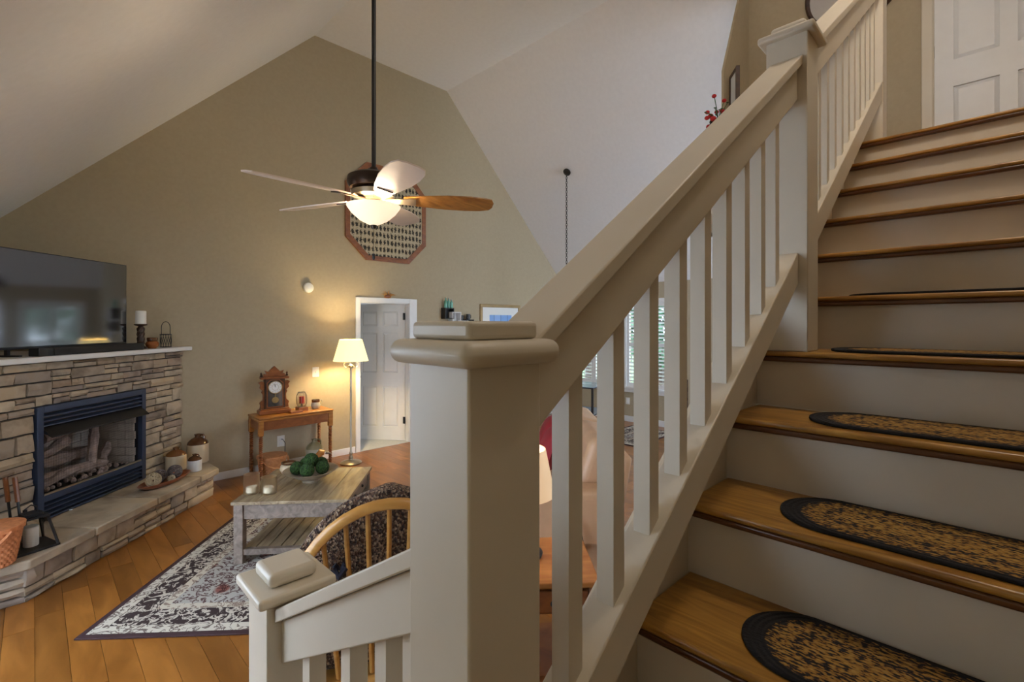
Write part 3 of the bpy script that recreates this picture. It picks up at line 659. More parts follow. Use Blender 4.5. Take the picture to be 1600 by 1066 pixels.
# ---------------- things on the hearth
ZH = .27
def hearth(px, v):
    k = (px - 800) / 754.5
    u = min((abs((FPt(u / 1000, v, 0).dot(RT)) / (FPt(u / 1000, v, 0).dot(FW)) - k), u) for u in range(2400, 5600, 4))[1] / 1000
    return FPt(u, v, ZH)
tr = thing('wooden_tray', 'long red brown wooden dough bowl on the hearth', 'bowl', hearth(258, -.30), math.radians(38))
o_ = []; 
tb = MB(); prof = [(0, .004), (.55, .004), (.8, .012), (1.0, .045), (.97, .048), (.78, .02), (.5, .014), (0, .014)]
tb.lathe([(r_ * .27, z_) for r_, z_ in prof], seg=40, sx=1.0, sy=.40); tb.build('bowl', M['tray'], tr)
def vineball(loc, r, mat, label, nst=26):
    o = thing('vine_ball', label, 'decorative ball', (loc[0], loc[1], loc[2] + r)); b = MB()
    for _ in range(nst):
        ax = Vector((random.gauss(0, 1), random.gauss(0, 1), random.gauss(0, 1))).normalized(); u = ax.orthogonal().normalized(); v_ = ax.cross(u); of = random.uniform(-.35, .35) * r; rr = math.sqrt(r * r - of * of) * .97
        b.tube([ax * of + (u * math.cos(a) + v_ * math.sin(a)) * rr * random.uniform(.95, 1.02) for a in [2 * PI * i / 16 for i in range(16)]], r * .045, 5, True)
    b.build('vine_weave', mat, o); return o
tl = Vector(tr.location); c38, s38 = math.cos(math.radians(38)), math.sin(math.radians(38))
def intray(a, b_): return (tl.x + c38 * a - s38 * b_, tl.y + s38 * a + c38 * b_, tl.z + .014)
vineball(intray(-.135, -.01), .062, M['vine'], 'pale woven vine ball at the end of the wooden tray'); vineball(intray(-.02, .035), .058, M['vinedark'], 'dark woven vine ball in the middle of the wooden tray'); vineball(intray(.11, .0), .062, M['vinedark'], 'dark woven vine ball in front of the small white jug'); vineball(intray(.01, -.055), .032, M['vine'], 'smallest pale vine ball in the wooden tray', 18)
def jug(name, label, loc, R, H, body, top, handle=True, rz=0):
    e = thing(name, label, 'jug', loc, rz)
    MB().lathe([(R * .92, 0), (R, .02 * H), (R, .62 * H), (R * .98, .66 * H)], seg=28).build('body', body, e)
    MB().lathe([(R * .98, .66 * H), (R * .9, .74 * H), (R * .6, .84 * H), (R * .28, .90 * H), (R * .26, .96 * H), (R * .33, .975 * H), (R * .33, H), (R * .22, H), (R * .2, .93 * H)], seg=28, cap=False).build('shoulder', top, e)
    if handle: MB().tube([(R * .27, 0, .965 * H), (R * .55, 0, .985 * H), (R * .72, 0, .92 * H), (R * .70, 0, .80 * H)], R * .10, 8).build('handle', top, e)
    return e
jug('stoneware_jug', 'tall tan stoneware jug with a dark brown shoulder at the hearth end', hearth(309, -.15), .10, .295, M['jugcream'], M['jugbrown'], rz=-.8)
jug('stoneware_jug', 'cream stoneware jug with an amber brown pointed neck behind the vine balls', hearth(275, -.10), .088, .22, M['jugcream'], plain('amber_glaze', (.22, .08, .02), .15, 0, .3, 5), False)
jug('stoneware_jug', 'small white stoneware jug with a black neck on the hearth', hearth(304, -.315), .062, .165, M['jugwhite'], M['jugbrown'], rz=-.8)
# lantern with candle
ln = thing('glass_lantern', 'black framed tapered glass lantern with a white pillar candle on the hearth', 'lantern', hearth(48, -.345), math.radians(20))
B0, B1, LH = .10, .062, .20
b = MB()
for sx in (-1, 1):
    for sy in (-1, 1): b.tube([(sx * B0, sy * B0, .012), (sx * B1, sy * B1, LH)], .008, 4)
b.box(-B0 - .008, B0 + .008, -B0 - .008, B0 + .008, 0, .014)
for q in (B1,): b.box(-q - .009, q + .009, -q - .009, q + .009, LH, LH + .012); b.box(-.045, .045, -.045, .045, LH + .012, LH + .03)
b.build('frame', M['black'], ln)
for k in range(4):
    a = k * PI / 2; R_ = Matrix.Rotation(a, 3, 'Z'); P = [R_ @ Vector(p) for p in ((-B0, -B0, .014), (B0, -B0, .014), (B1, -B1, LH), (-B1, -B1, LH))]
    MB().add(P + [p * .985 for p in P], [(0, 1, 2, 3), (7, 6, 5, 4), (0, 4, 5, 1), (1, 5, 6, 2), (2, 6, 7, 3), (3, 7, 4, 0)]).build('pane', M['glass'], ln)
MB().lathe([(.036, .015), (.038, .018), (.038, .135), (.033, .14), (0, .136)], seg=20).build('candle', M['white'], ln)
MB().tube([(-.03, 0, LH + .03), (-.03, 0, LH + .06), (0, 0, LH + .08), (.03, 0, LH + .06), (.03, 0, LH + .03)], .004, 6).build('handle', M['black'], ln)
def basket(name, label, loc, R0, R1, H, mat, group=None, sq=1.0, rz=0, handle=True):
    e = thing(name, label, 'basket', loc, rz)
    inner = MB().lathe([(0, .006), (R0 * .95, .006), (R1 * .95, H)], seg=32, cap=False); inner.lathe([(0, .0), (R0 * .96, .0), (R1 * .96, H)], seg=32, cap=False); inner.build('liner', mat, e)
    nrow = max(6, int(H / .02)); wv = MB(); ns = 44
    for j in range(nrow):
        z = .008 + (H - .03) * (j + .5) / nrow; R_ = R0 + (R1 - R0) * z / H
        ring = []
        for i in range(ns * 2):
            a = PI * i / ns; rr = R_ + (.004 if (i // 2 + j) % 2 else -.001); ring.append((rr * math.cos(a), rr * math.sin(a)))
        hh = (H - .03) / nrow * .46; n_ = len(ring)
        vs = [(x, y, z - hh) for x, y in ring] + [(x, y, z + hh) for x, y in ring]; wv.add(vs, [(i, (i + 1) % n_, (i + 1) % n_ + n_, i + n_) for i in range(n_)])
    o = wv.build('weave', mat, e); o['kind'] = 'stuff'
    MB().lathe([(R1 * .94, H - .025), (R1 + .008, H - .025), (R1 + .010, H), (R1 * .94, H)], seg=36).build('rim', mat, e)
    if handle: MB().tube([(R1 * math.cos(a) * 1.03, -.25 * R1 - abs(math.sin(a)) * R1 * .85, H - .02 - .11 * math.sin(a)) for a in [PI * i / 14 for i in range(15)]], .006, 6, flat=2).build('handle', mat, e)
    return e
basket('woven_basket', 'orange woven basket holding fire tools at the hearth end', hearth(-8, -.36) , .085, .125, .24, M['basketo'], rz=RZF)
pk = Vector(hearth(28, -.13))
ft = thing('fire_tools', 'set of black fire tools with brown wooden handles leaning against the stone', 'fire tools', pk)
for i, (dx, ln_) in enumerate(((-.05, .42), (.015, .42))):
    q0 = RT * (dx + .06) - FW * .04 + Vector((0, 0, .02)); q1 = RT * (dx - .035) + Vector((0, 0, ln_))
    MB().tube([q0, q0.lerp(q1, .6)], .008, 8).build('rod', M['black'], ft); MB().tube([q0.lerp(q1, .6), q1], .014, 8).build('handle', M['cherry'], ft)
MB().lathe([(.06, 0), (.065, .01), (.05, .02), (.012, .03), (.012, .2)], c=tuple(RT * .05), seg=16).build('stand', M['black'], ft)

# ================================================================== FURNITURE
RA = RZF + math.radians(3.1)
rw, rh = 2.1, 2.35
rc = CP(-2.391, 2.633); ru = Vector((math.cos(RA), math.sin(RA), 0)); rv = Vector((-math.sin(RA), math.cos(RA), 0))
rug = MB().box(-rw / 2, rw / 2, -rh / 2, rh / 2, 0, .010).build('area_rug', rugmat(rw / 2, rh / 2), bevel=.003); place(rug, rc + ru * rw / 2 + rv * rh / 2 + Vector((0, 0, .001)), RA); tag(rug, 'cream and grey floral rug with dark brown border bands under the coffee table', 'rug')
# coffee table
TA = RZF + math.radians(4.5); tw_, td_ = .82, .80; tc0 = CP(-2.0, 3.43); tu = Vector((math.cos(TA), math.sin(TA), 0)); tvv = Vector((-math.sin(TA), math.cos(TA), 0))
ct = thing('coffee_table', 'weathered grey wooden coffee table with slatted lower shelf', 'table', tc0 + tu * tw_ / 2 + tvv * td_ / 2 + Vector((0, 0, .012)), TA)
hx, hy = tw_ / 2, td_ / 2; TZ = .448
for i in range(5):
    a = -hx + i * tw_ / 5; MB().box(a, a + tw_ / 5 - .0015, -hy, hy, TZ - .022, TZ).build('top_board', M['greytop'], ct, bevel=.002)
for sx in (-1, 1):
    for sy in (-1, 1): MB().box(sx * (hx - .045) - .032, sx * (hx - .045) + .032, sy * (hy - .045) - .032, sy * (hy - .045) + .032, 0, TZ - .023).build('leg', M['greywood'], ct, bevel=.003)
for sy in (-1, 1): MB().box(-hx + .077, hx - .077, sy * (hy - .035) - .01, sy * (hy - .035) + .01, TZ - .13, TZ - .023).build('apron', M['greywood'], ct)
for sx in (-1, 1): MB().box(sx * (hx - .035) - .01, sx * (hx - .035) + .01, -hy + .077, hy - .077, TZ - .13, TZ - .023).build('apron', M['greywood'], ct)
for sy in (-1, 1): MB().box(-hx + .077, hx - .077, sy * (hy - .045) - .02, sy * (hy - .045) + .02, .06, .10).build('shelf_rail', M['greywood'], ct)
for i in range(8):
    a = -hx + .06 + i * (tw_ - .12) / 8; MB().box(a + .004, a + (tw_ - .12) / 8 - .004, -hy + .066, hy - .066, .085, .1).build('shelf_slat', M['greytop'], ct)
for z in (.0,): MB().sphere((hx - .02, -.12, TZ - .075), .012, 10, 6).sphere((hx - .02, .12, TZ - .075), .012, 10, 6).build('drawer_knob', M['black'], ct)
def on_z(px, py, z): d = FW + RT * ((px - 800) / 754.5) - Vector((0, 0, (py - 506) / 754.5)); k = (z - ZC) / d.z; return Vector((0, 0, ZC)) + d * k
TT = TZ + .013
for px, py, h, lab in ((393, 775, .145, 'larger frosted glass candle jar at the corner of the coffee table'), (420, 775, .125, 'shorter frosted glass candle jar next to the coffee table corner')):
    p = on_z(px, py - 4, TT); e = thing('candle_jar', lab, 'candle jar', p)
    MB().lathe([(.0, 0), (.050, 0), (.055, .006), (.055, h), (.050, h), (.050, .010), (0, .010)], seg=24, cap=False).build('jar', M['frost'], e); MB().lathe([(0, .011), (.036, .011), (.036, .05), (0, .048)], seg=20).build('candle', M['white'], e)
pb = on_z(486, 752, TT)
bw = thing('wooden_bowl', 'weathered wooden pedestal bowl of moss balls on the coffee table', 'bowl', pb)
MB().lathe([(.065, 0), (.07, .012), (.06, .022), (.12, .045), (.200, .09), (.210, .096), (.194, .096), (.11, .060), (0, .048)], seg=36).build('bowl', M['bowl'], bw)
for i, (a, rr, z, r_) in enumerate(((0, 0, .168, .058), (.3, .100, .118, .053), (1.55, .102, .118, .054), (2.8, .104, .118, .053), (4.05, .102, .118, .055), (5.3, .102, .118, .053))):
    o = MB().sphere((0, 0, 0), r_, 18, 10).build('moss_ball', M['moss']); o.location = pb + Vector((rr * math.cos(a), rr * math.sin(a), z)); tag(o, 'green moss ball resting on top of the others in the bowl' if i == 0 else 'green moss ball in the ring lying around the bowl', 'moss ball', 'moss balls in the wooden bowl')
pp = on_z(451, 741, TT); e = thing('crock', 'small round cream crock with a brown rim on the coffee table back edge', 'crock', pp)
MB().lathe([(.035, 0), (.055, .015), (.068, .05), (.062, .075), (.05, .085)], seg=28).build('body', M['jugcream'], e); MB().lathe([(.05, .085), (.058, .092), (.058, .102), (.048, .10), (.044, .06)], seg=28, cap=False).build('rim', M['jugbrown'], e)
# duck decoy and jug on the floor by the console
pd = on_z(484, 739, 0); e = thing('duck_decoy', 'brown carved duck decoy on the floor beside the grey jug', 'decoy', Vector((2.25, 5.56, 0)), -.5)
MB().sphere((0, 0, .075), .075, 18, 10, .95, 1.75, .95).build('body', M['cherry'], e)
MB().tube([(.08, 0, .11), (.10, 0, .17), (.095, 0, .22), (.12, 0, .25), (.16, 0, .245)], [.04, .034, .034, .04, .026], 12).build('head', M['tablewood'], e); MB().tube([(.17, 0, .24), (.23, 0, .225)], [.018, .008], 8).build('bill', M['greywood'], e)
jug('stoneware_jug', 'grey stoneware jug with an olive shoulder on the floor under the console table', Vector((2.43, 5.86, 0)), .10, .33, M['juggrey'], plain('olive_glaze', (.24, .21, .12), .3, 0, .2, 5), rz=-.6)
# console table
cx0, cx1, cy0, cy1, cz = 1.74, 2.58, 5.66, 6.04, .70
cs = thing('console_table', 'small orange brown wooden console table with rope twist legs', 'table', ((cx0 + cx1) / 2, (cy0 + cy1) / 2, 0)); wx, wy = (cx1 - cx0) / 2, (cy1 - cy0) / 2
MB().box(-wx, wx, -wy, wy, cz - .022, cz).build('table_top', M['tablewood'], cs, bevel=.006); MB().box(-wx + .004, wx - .004, -wy + .004, wy - .004, cz - .045, cz - .025).build('folding_leaf', M['tablewood'], cs, bevel=.005)
ap = MB(); q = .045
ap.box(-wx + q, wx - q, -wy + .02, -wy + .045, cz - .145, cz - .046); ap.box(-wx + q, wx - q, wy - .045, wy - .02, cz - .145, cz - .046); ap.box(-wx + .02, -wx + .045, -wy + q, wy - q, cz - .145, cz - .046); ap.box(wx - .045, wx - .02, -wy + q, wy - q, cz - .145, cz - .046); ap.build('apron', M['cherry'], cs)
for sx in (-1, 1):
    for sy in (-1, 1):
        x, y = sx * (wx - .03), sy * (wy - .03)
        lg = MB().box(x - .025, x + .025, y - .025, y + .025, cz - .2, cz - .046).build('leg', M['tablewood'], cs, bevel=.003)
        MB().lathe([(.012 + .011 * abs(math.sin(i * PI / 4)), (cz - .2) * i / 96) for i in range(97)], c=(x, y, 0), seg=12).build('twist', M['cherry'], lg)
# clock
ck = thing('mantel_clock', 'carved dark wooden gingerbread clock with a white dial on the console table', 'clock', (1.97, 5.87, cz + .001), math.radians(-8))
MB().box(-.17, .17, -.075, .075, 0, .05).build('base', M['cherry'], ck, bevel=.012, seg=3); MB().box(-.15, .15, -.065, .065, .05, .065).build('base_step', M['cherry'], ck, bevel=.004)
MB().box(-.105, .105, -.05, .055, .065, .40).build('case', M['darkwood'], ck, bevel=.003)
MB().prism([(-.145, .40), (.145, .40), (.15, .42), (.12, .425), (-.12, .425), (-.15, .42)], -.062, .055).build('cornice', M['cherry'], ck, bevel=.002)
MB().prism([(-.12, .425), (.12, .425), (.105, .46), (.085, .455), (.10, .495), (.06, .48), (.045, .50), (0, .545), (-.045, .50), (-.06, .48), (-.10, .495), (-.085, .455), (-.105, .46)], -.02, .03).build('crest', M['cherry'], ck, bevel=.003)
for s in (-1, 1):
    MB().prism([(s * .105, .07), (s * .15, .07), (s * .145, .10), (s * .155, .13), (s * .125, .16), (s * .12, .22), (s * .135, .25), (s * .125, .27), (s * .155, .30), (s * .145, .33), (s * .165, .36), (s * .14, .375), (s * .105, .37)], -.03, .02).build('side_carving', M['cherry'], ck, bevel=.003)
    MB().lathe([(.012, .425), (.016, .435), (.008, .45), (.012, .462), (0, .48)], c=(s * .135, 0, 0), seg=10).build('finial', M['darkwood'], ck)
MB().prism([(-.088, .075), (.088, .075), (.088, .355), (.05, .392), (-.05, .392), (-.088, .355)], -.058, -.05).build('door_frame', M['cherry'], ck); MB().prism([(-.076, .087), (.076, .087), (.076, .35), (.044, .382), (-.044, .382), (-.076, .35)], -.0595, -.058).build('dark_glass', M['screen'], ck)
dl = MB(); dl.M = Matrix.Translation((0, -.0602, .305)) @ Matrix.Rotation(PI / 2, 4, 'X'); dl.lathe([(.068, 0), (.068, .003), (0, .003)], seg=36); dl.build('dial', M['paper'], ck)
rg = MB(); rg.M = Matrix.Translation((0, -.0635, .305)) @ Matrix.Rotation(PI / 2, 4, 'X')
rg.tube([(.035 * math.cos(a), .035 * math.sin(a), 0) for a in [2 * PI * i / 32 for i in range(32)]], .0016, 4, True); rg.tube([(.069 * math.cos(a), .069 * math.sin(a), 0) for a in [2 * PI * i / 32 for i in range(32)]], .004, 6, True)
for i in range(12):
    a = 2 * PI * i / 12; rg.tube([(.048 * math.cos(a), .048 * math.sin(a), 0), (.060 * math.cos(a), .060 * math.sin(a), 0)], .0016, 4)
rg.build('dial_ring', M['brass'], ck)
hd = MB(); hd.M = rg.M; hd.tube([(0, 0, .001), (.0, .03, .001)], .002, 4); hd.tube([(0, 0, .002), (-.012, .045, .002)], .0016, 4); hd.build('hands', M['black'], ck)
pdm = MB(); pdm.M = Matrix.Translation((0, -.0612, .16)) @ Matrix.Rotation(PI / 2, 4, 'X'); pdm.lathe([(.036, 0), (.036, .003), (0, .006)], seg=24); pdm.box(-.004, .004, 0, .08, 0, .002); pdm.build('pendulum', M['brass'], ck)
# cage candle, pitcher
cg = thing('cage_candle_holder', 'wire cage candle holder on a wooden block with a red candle', 'candle holder', (2.27, 5.84, cz + .001))
MB().box(-.055, .055, -.055, .055, 0, .042).build('block', M['cherry'], cg, bevel=.003)
b = MB()
for i in range(16):
    a = 2 * PI * i / 16; b.tube([(r_ * math.cos(a), r_ * math.sin(a), z_) for r_, z_ in ((.04, .045), (.056, .08), (.06, .13), (.056, .18), (.038, .215))], .0028, 5)
for r_, z_ in ((.04, .045), (.038, .215)): b.tube([(r_ * math.cos(a), r_ * math.sin(a), z_) for a in [2 * PI * i / 20 for i in range(20)]], .005, 6, True)
b.build('cage', M['silver'], cg); MB().lathe([(.03, .085), (.03, .165), (0, .162)], seg=18).build('candle', M['redwax'], cg); MB().lathe([(.01, .043), (.01, .08), (.036, .084)], seg=14).build('candle_cup', M['black'], cg)
pt = thing('pitcher', 'small grey stoneware pitcher with a dark rim on the console table', 'pitcher', (2.44, 5.85, cz + .001))
MB().lathe([(.035, 0), (.05, .02), (.055, .045), (.045, .075), (.045, .10), (.04, .10), (.038, .07)], seg=24, cap=False).build('body', M['juggrey'], pt); MB().lathe([(.0452, .078), (.0462, .10), (.0462, .108), (.039, .108)], seg=24, cap=False).build('rim', M['jugbrown'], pt); MB().tube([(.043, 0, .095), (.075, 0, .10), (.08, 0, .07), (.052, 0, .045)], .006, 8).build('handle', M['juggrey'], pt)
bk = MB().box(-.07, .07, -.045, .045, 0, .018).build('book', M['cherry'], bevel=.002); place(bk, (2.165, 5.755, cz + .001), .1); tag(bk, 'small closed brown book lying in front of the clock', 'book')
basket('woven_basket', 'round splint woven basket on the floor under the console table', (1.93, 5.82, 0), .12, .15, .24, M['basket'], rz=.3)
# wall plates
def plate(name, label, cat, x, z, w_, h_, fn=None):
    e = thing(name, label, cat, (x, YB, z)); MB().box(-w_ / 2, w_ / 2, -.006, 0, -h_ / 2, h_ / 2).build('plate', M['plastic'], e, bevel=.002)
    if fn: fn(e)
    return e
plate('light_switch', 'cream light switch plate on the wall above the console table', 'light switch', 2.535, 1.12, .085, .125, lambda e: MB().box(-.005, .005, -.016, -.006, -.010, .012).build('toggle', M['plastic'], e))
ol = plate('power_outlet', 'white power outlet with a plug under the console table', 'outlet', 2.115, .32, .085, .13, lambda e: MB().box(-.018, .018, -.009, -.006, -.045, -.008).box(-.018, .018, -.009, -.006, .008, .045).build('socket', M['trim'], e))
MB().tube([(0, -.012, .025), (.005, -.05, .03), (.035, -.045, -.02), (.035, -.03, -.20), (.045, -.03, -.308)], .004, 6).build('cord', M['black'], ol)
sd = thing('smoke_detector', 'round white detector mounted high on the gable wall', 'detector', (2.44, YB, 2.18)); s_ = MB(); s_.M = Matrix.Rotation(PI / 2, 4, 'X'); s_.lathe([(.062, 0), (.065, .01), (.058, .035), (.03, .045), (0, .045)], seg=28); s_.build('housing', M['plastic'], sd)
s_ = MB(); s_.M = Matrix.Rotation(PI / 2, 4, 'X'); s_.lathe([(.02, .045), (.02, .05), (0, .05)], seg=16); s_.build('vent_cap', M['trim'], sd)
# floor lamp
lx, ly = 2.80, 5.66
fl_ = thing('floor_lamp', 'pewter floor lamp with a lit cream shade and scrolled arms', 'lamp', (lx, ly, 0))
MB().lathe([(.0, 0), (.125, 0), (.13, .012), (.12, .022), (.07, .032), (.03, .045), (.022, .06), (.03, .075), (.016, .10), (.022, .125), (.012, .15), (.012, .9), (.016, .905), (.012, .92), (.012, 1.18), (.03, 1.19), (.034, 1.21), (.012, 1.23)], seg=28).build('stand', M['silver'], fl_)
for a in (0, 2 * PI / 3, 4 * PI / 3):
    ca, sa = math.cos(a), math.sin(a); MB().tube([(.02 * ca, .02 * sa, 1.20), (.06 * ca, .06 * sa, 1.185), (.095 * ca, .095 * sa, 1.20), (.10 * ca, .10 * sa, 1.235), (.085 * ca, .085 * sa, 1.24)], .005, 6).build('scroll_arm', M['silver'], fl_)
MB().lathe([(.21, 1.27), (.135, 1.535), (.132, 1.535), (.207, 1.27)], seg=40, cap=False).build('lamp_shade', M['shadelit'], fl_); MB().sphere((0, 0, 1.40), .03, 12, 8).build('bulb', M['bulb'], fl_)
def point(name, loc, power, color, r=.05):
    l = bpy.data.lights.new(name, 'POINT'); l.energy = power; l.color = color; l.shadow_soft_size = r; o = bpy.data.objects.new(name, l); col.objects.link(o); o.location = loc; return o
point('floor_lamp_light', (lx, ly, 1.40), 62, (1.0, .78, .42), .04)
# ---------------- wall decorations
oc = [(2.92, 2.89), (3.22, 2.60), (3.89, 2.60), (4.18, 2.89), (4.18, 3.62), (3.88, 3.93), (3.22, 3.93), (2.92, 3.62)]; ocx, ocz = 3.55, 3.26
og = thing('octagon_panel', 'large wooden octagon frame with sprig print fabric high on the gable wall', 'wall decoration', (ocx, YB, ocz))
pts = [(a - ocx, b_ - ocz) for a, b_ in oc]; inn = [(a * .90, b_ * .90) for a, b_ in pts]
n8 = len(pts)
for i in range(n8):
    j = (i + 1) % n8; MB().hexa([(pts[i][0], -.035, pts[i][1]), (pts[j][0], -.035, pts[j][1]), (pts[j][0], 0, pts[j][1]), (pts[i][0], 0, pts[i][1]), (inn[i][0], -.03, inn[i][1]), (inn[j][0], -.03, inn[j][1]), (inn[j][0], 0, inn[j][1]), (inn[i][0], 0, inn[i][1])]).build('frame_side', M['cherry'], og)
MB().prism(inn, -.02, -.004).build('fabric_panel', M['sprig'], og)
pf = thing('framed_picture', 'framed blue print with a wide white mat on the gable wall', 'picture', (5.745, YB, 1.70)); a_, b_ = .475, .36
for x0, x1, z0, z1 in ((-a_, a_, b_ - .05, b_), (-a_, a_, -b_, -b_ + .05), (-a_, -a_ + .05, -b_ + .05, b_ - .05), (a_ - .05, a_, -b_ + .05, b_ - .05)): MB().box(x0, x1, -.03, 0, z0, z1).build('frame_side', M['gold'], pf, bevel=.006)
MB().box(-a_ + .05, a_ - .05, -.012, -.002, -b_ + .05, b_ - .05).build('mat', M['paper'], pf)
m_, nt_, bs_ = NT('blue_print'); bk_ = nd(nt_, 'ShaderNodeTexBrick'); bk_.inputs['Scale'].default_value = 3.2; bk_.inputs['Mortar Size'].default_value = .02; nt_.links.new(coords(nt_, rnd=False), bk_.inputs['Vector']); setc(bk_.inputs['Color1'], (.20, .38, .75)); setc(bk_.inputs['Color2'], (.32, .50, .85)); setc(bk_.inputs['Mortar'], (.08, .16, .40)); nt_.links.new(bk_.outputs[0], bs_.inputs['Base Color'])
MB().box(-.26, .26, -.014, -.012, -.22, .18).build('print', m_, pf)
sh = thing('cube_shelf', 'black and white cube display shelf on the gable wall', 'shelf', (4.78, YB, 1.79))
for x, z, s, mt_ in ((-.21, .10, .17, 'black'), (-.07, .04, .17, 'trim'), (-.13, -.10, .15, 'black'), (.06, -.11, .20, 'trim'), (.20, -.07, .16, 'black')):
    b = MB(); h = s / 2; t_ = .014
    b.box(x - h, x + h, -.11, 0, z + h - t_, z + h); b.box(x - h, x + h, -.11, 0, z - h, z - h + t_); b.box(x - h, x - h + t_, -.11, 0, z - h + t_, z + h - t_); b.box(x + h - t_, x + h, -.11, 0, z - h + t_, z + h - t_); b.box(x - h + t_, x + h - t_, -.01, 0, z - h + t_, z + h - t_); b.build('cube', M[mt_], sh)
gb = None
for i, (x, h_, lab) in enumerate(((4.53, .15, 'pale green glass bottle at the end of the cube shelf'), (4.585, .14, 'green ribbed glass bottle on the cube shelf'), (4.64, .12, 'dark green glass jug on the cube shelf'))):
    e = thing('glass_bottle', lab, 'bottle', (x, YB - .06, 1.976), group='green bottles on the cube shelf'); MB().lathe([(.022, 0), (.024, .005), (.024, h_ * .7), (.01, h_ * .85), (.01, h_)], seg=16).build('body', M['greencloth'], e); MB().lathe([(.011, h_), (.012, h_ + .015), (0, h_ + .018)], seg=12).build('stopper', M['silver'], e)
for x, lab in ((4.83, 'black mug on the cube shelf next to the green bottles'), (4.91, 'black mug at the outer end of the cube shelf')):
    e = thing('mug', lab, 'mug', (x, YB - .06, 1.681 + (.0 if x < 4.9 else .0) + .01)); zt = 1.79 - .11 + .10 + .001 if x < 4.9 else 1.79 - .07 + .08 + .001
    e.location.z = zt; e.location.x = 4.84 if x < 4.9 else 4.98; MB().lathe([(.03, 0), (.034, .005), (.034, .085), (.03, .085), (.03, .01), (0, .01)], seg=20).build('body', M['mug'], e); MB().tube([(.033, 0, .07), (.055, 0, .065), (.055, 0, .03), (.033, 0, .02)], .005, 6).build('handle', M['mug'], e)
da = thing('dried_arrangement', 'small dried straw arrangement on top of the door casing', 'arrangement', (3.55, YB - .01, DH + .061))
for i in range(34):
    a = random.uniform(-1.3, 1.3); L = random.uniform(.05, .12); MB().tube([(random.uniform(-.05, .05), random.uniform(-.008, .0), 0), (math.sin(a) * L * .7, -.004, L * .5), (math.sin(a) * L * 1.3, -.004 + random.uniform(-.008, .004), math.cos(a) * L)], [.004, .004, .001], 4).build('stalk', M['straw'], da)
MB().sphere((0, -.004, .025), .04, 12, 6, .7, 1.3, .25).build('seed_head', M['cherry'], da)
# ---------------- ceiling fan
FD = 2.80; fpx = CP((584 - 800) / 754.5 * FD, FD); fx, fy = fpx.x, fpx.y; FZ = ZC + 190 / 754.5 * FD
fan = thing('ceiling_fan', 'five blade ceiling fan with a lit frosted glass bowl on a long downrod', 'ceiling fan', (fx, fy, FZ))
zc_ = ceil_z(fx) - FZ
MB().cyl((0, 0, .10), (0, 0, zc_ + .0), .0125, seg=14).build('downrod', M['black'], fan)
MB().lathe([(.03, zc_ - .12), (.07, zc_ - .07), (.085, zc_ + .06)], seg=24).build('canopy', M['bronze'], fan)
MB().lathe([(.02, .20), (.035, .17), (.12, .155), (.145, .14), (.15, .11), (.135, .075), (.06, .06)], seg=36).build('motor_housing', M['bronze'], fan)
MB().lathe([(.06, .062), (.125, .058), (.12, .03), (.05, .01), (.05, -.02), (.07, -.03)], seg=32).build('lower_housing', M['silver'], fan)
MB().lathe([(.0, -.135), (.03, -.13), (.08, -.105), (.125, -.065), (.15, -.03), (.152, -.022)], seg=40, cap=False).build('glass_bowl', M['bulbglass'], fan)
MB().lathe([(.012, -.155), (.016, -.145), (.02, -.135), (0, -.13)], seg=14).build('finial', M['bronze'], fan)
MB().cyl((.0, 0, -.155), (0, 0, -.30), .0015, seg=5).build('pull_chain', M['silver'], fan); MB().lathe([(.004, -.335), (.008, -.325), (.007, -.30), (.002, -.297)], seg=10).build('chain_fob', M['black'], fan)
base_a = RZF
for k in range(5):
    a = math.radians(12 + 72 * k) + base_a; Rm = Matrix.Rotation(a, 4, 'Z') @ Matrix.Translation((0, 0, .012)) @ Matrix.Rotation(math.radians(-12), 4, 'X')
    br = MB(); br.M = Rm; br.hexa([(.06, -.02, -.004), (.24, -.045, -.004), (.24, .045, -.004), (.06, .02, -.004), (.06, -.02, .002), (.24, -.045, .002), (.24, .045, .002), (.06, .02, .002)])
    o = br.build('blade_iron', M['silver'] if k in (0, 1) else M['bronze'], fan)
    bl = MB(); bl.M = Rm; out = [(.17, -.045), (.28, -.068), (.42, -.088), (.54, -.092), (.63, -.085), (.685, -.066), (.70, -.03), (.70, .03), (.685, .066), (.63, .085), (.54, .092), (.42, .088), (.28, .068), (.17, .045)]
    bl.prism(out, .003, .010, 'XY'); bl.build('blade', M['bladewood'] if k == 0 else M['bladepale'], fan)
point('fan_light', (fx, fy, FZ - .05), 42, (1.0, .80, .55), .09).parent = None
sx_, sy_ = 1.75, -.12; cl = thing('added_ceiling_light', 'unseen round flush light added to brighten the stairs', 'ceiling light', (sx_, sy_, ceil_z(sx_)))  # unseen fixture added to brighten the stairs
s_ = MB(); s_.M = Matrix.Rotation(math.radians(-45), 4, 'Y'); s_.lathe([(.15, 0), (.16, -.02), (.15, -.03)], seg=32); s_.build('base', M['bronze'], cl); s_ = MB(); s_.M = Matrix.Rotation(math.radians(-45), 4, 'Y'); s_.lathe([(.148, -.03), (.12, -.07), (.06, -.095), (0, -.1)], seg=32, cap=False); s_.build('glass_bowl', M['bulbglass'], cl)
point('added_stair_light', (sx_ + .11, sy_, ceil_z(sx_) - .18), 26, (1.0, .90, .76), .12)  # added fill lamp for the stairs
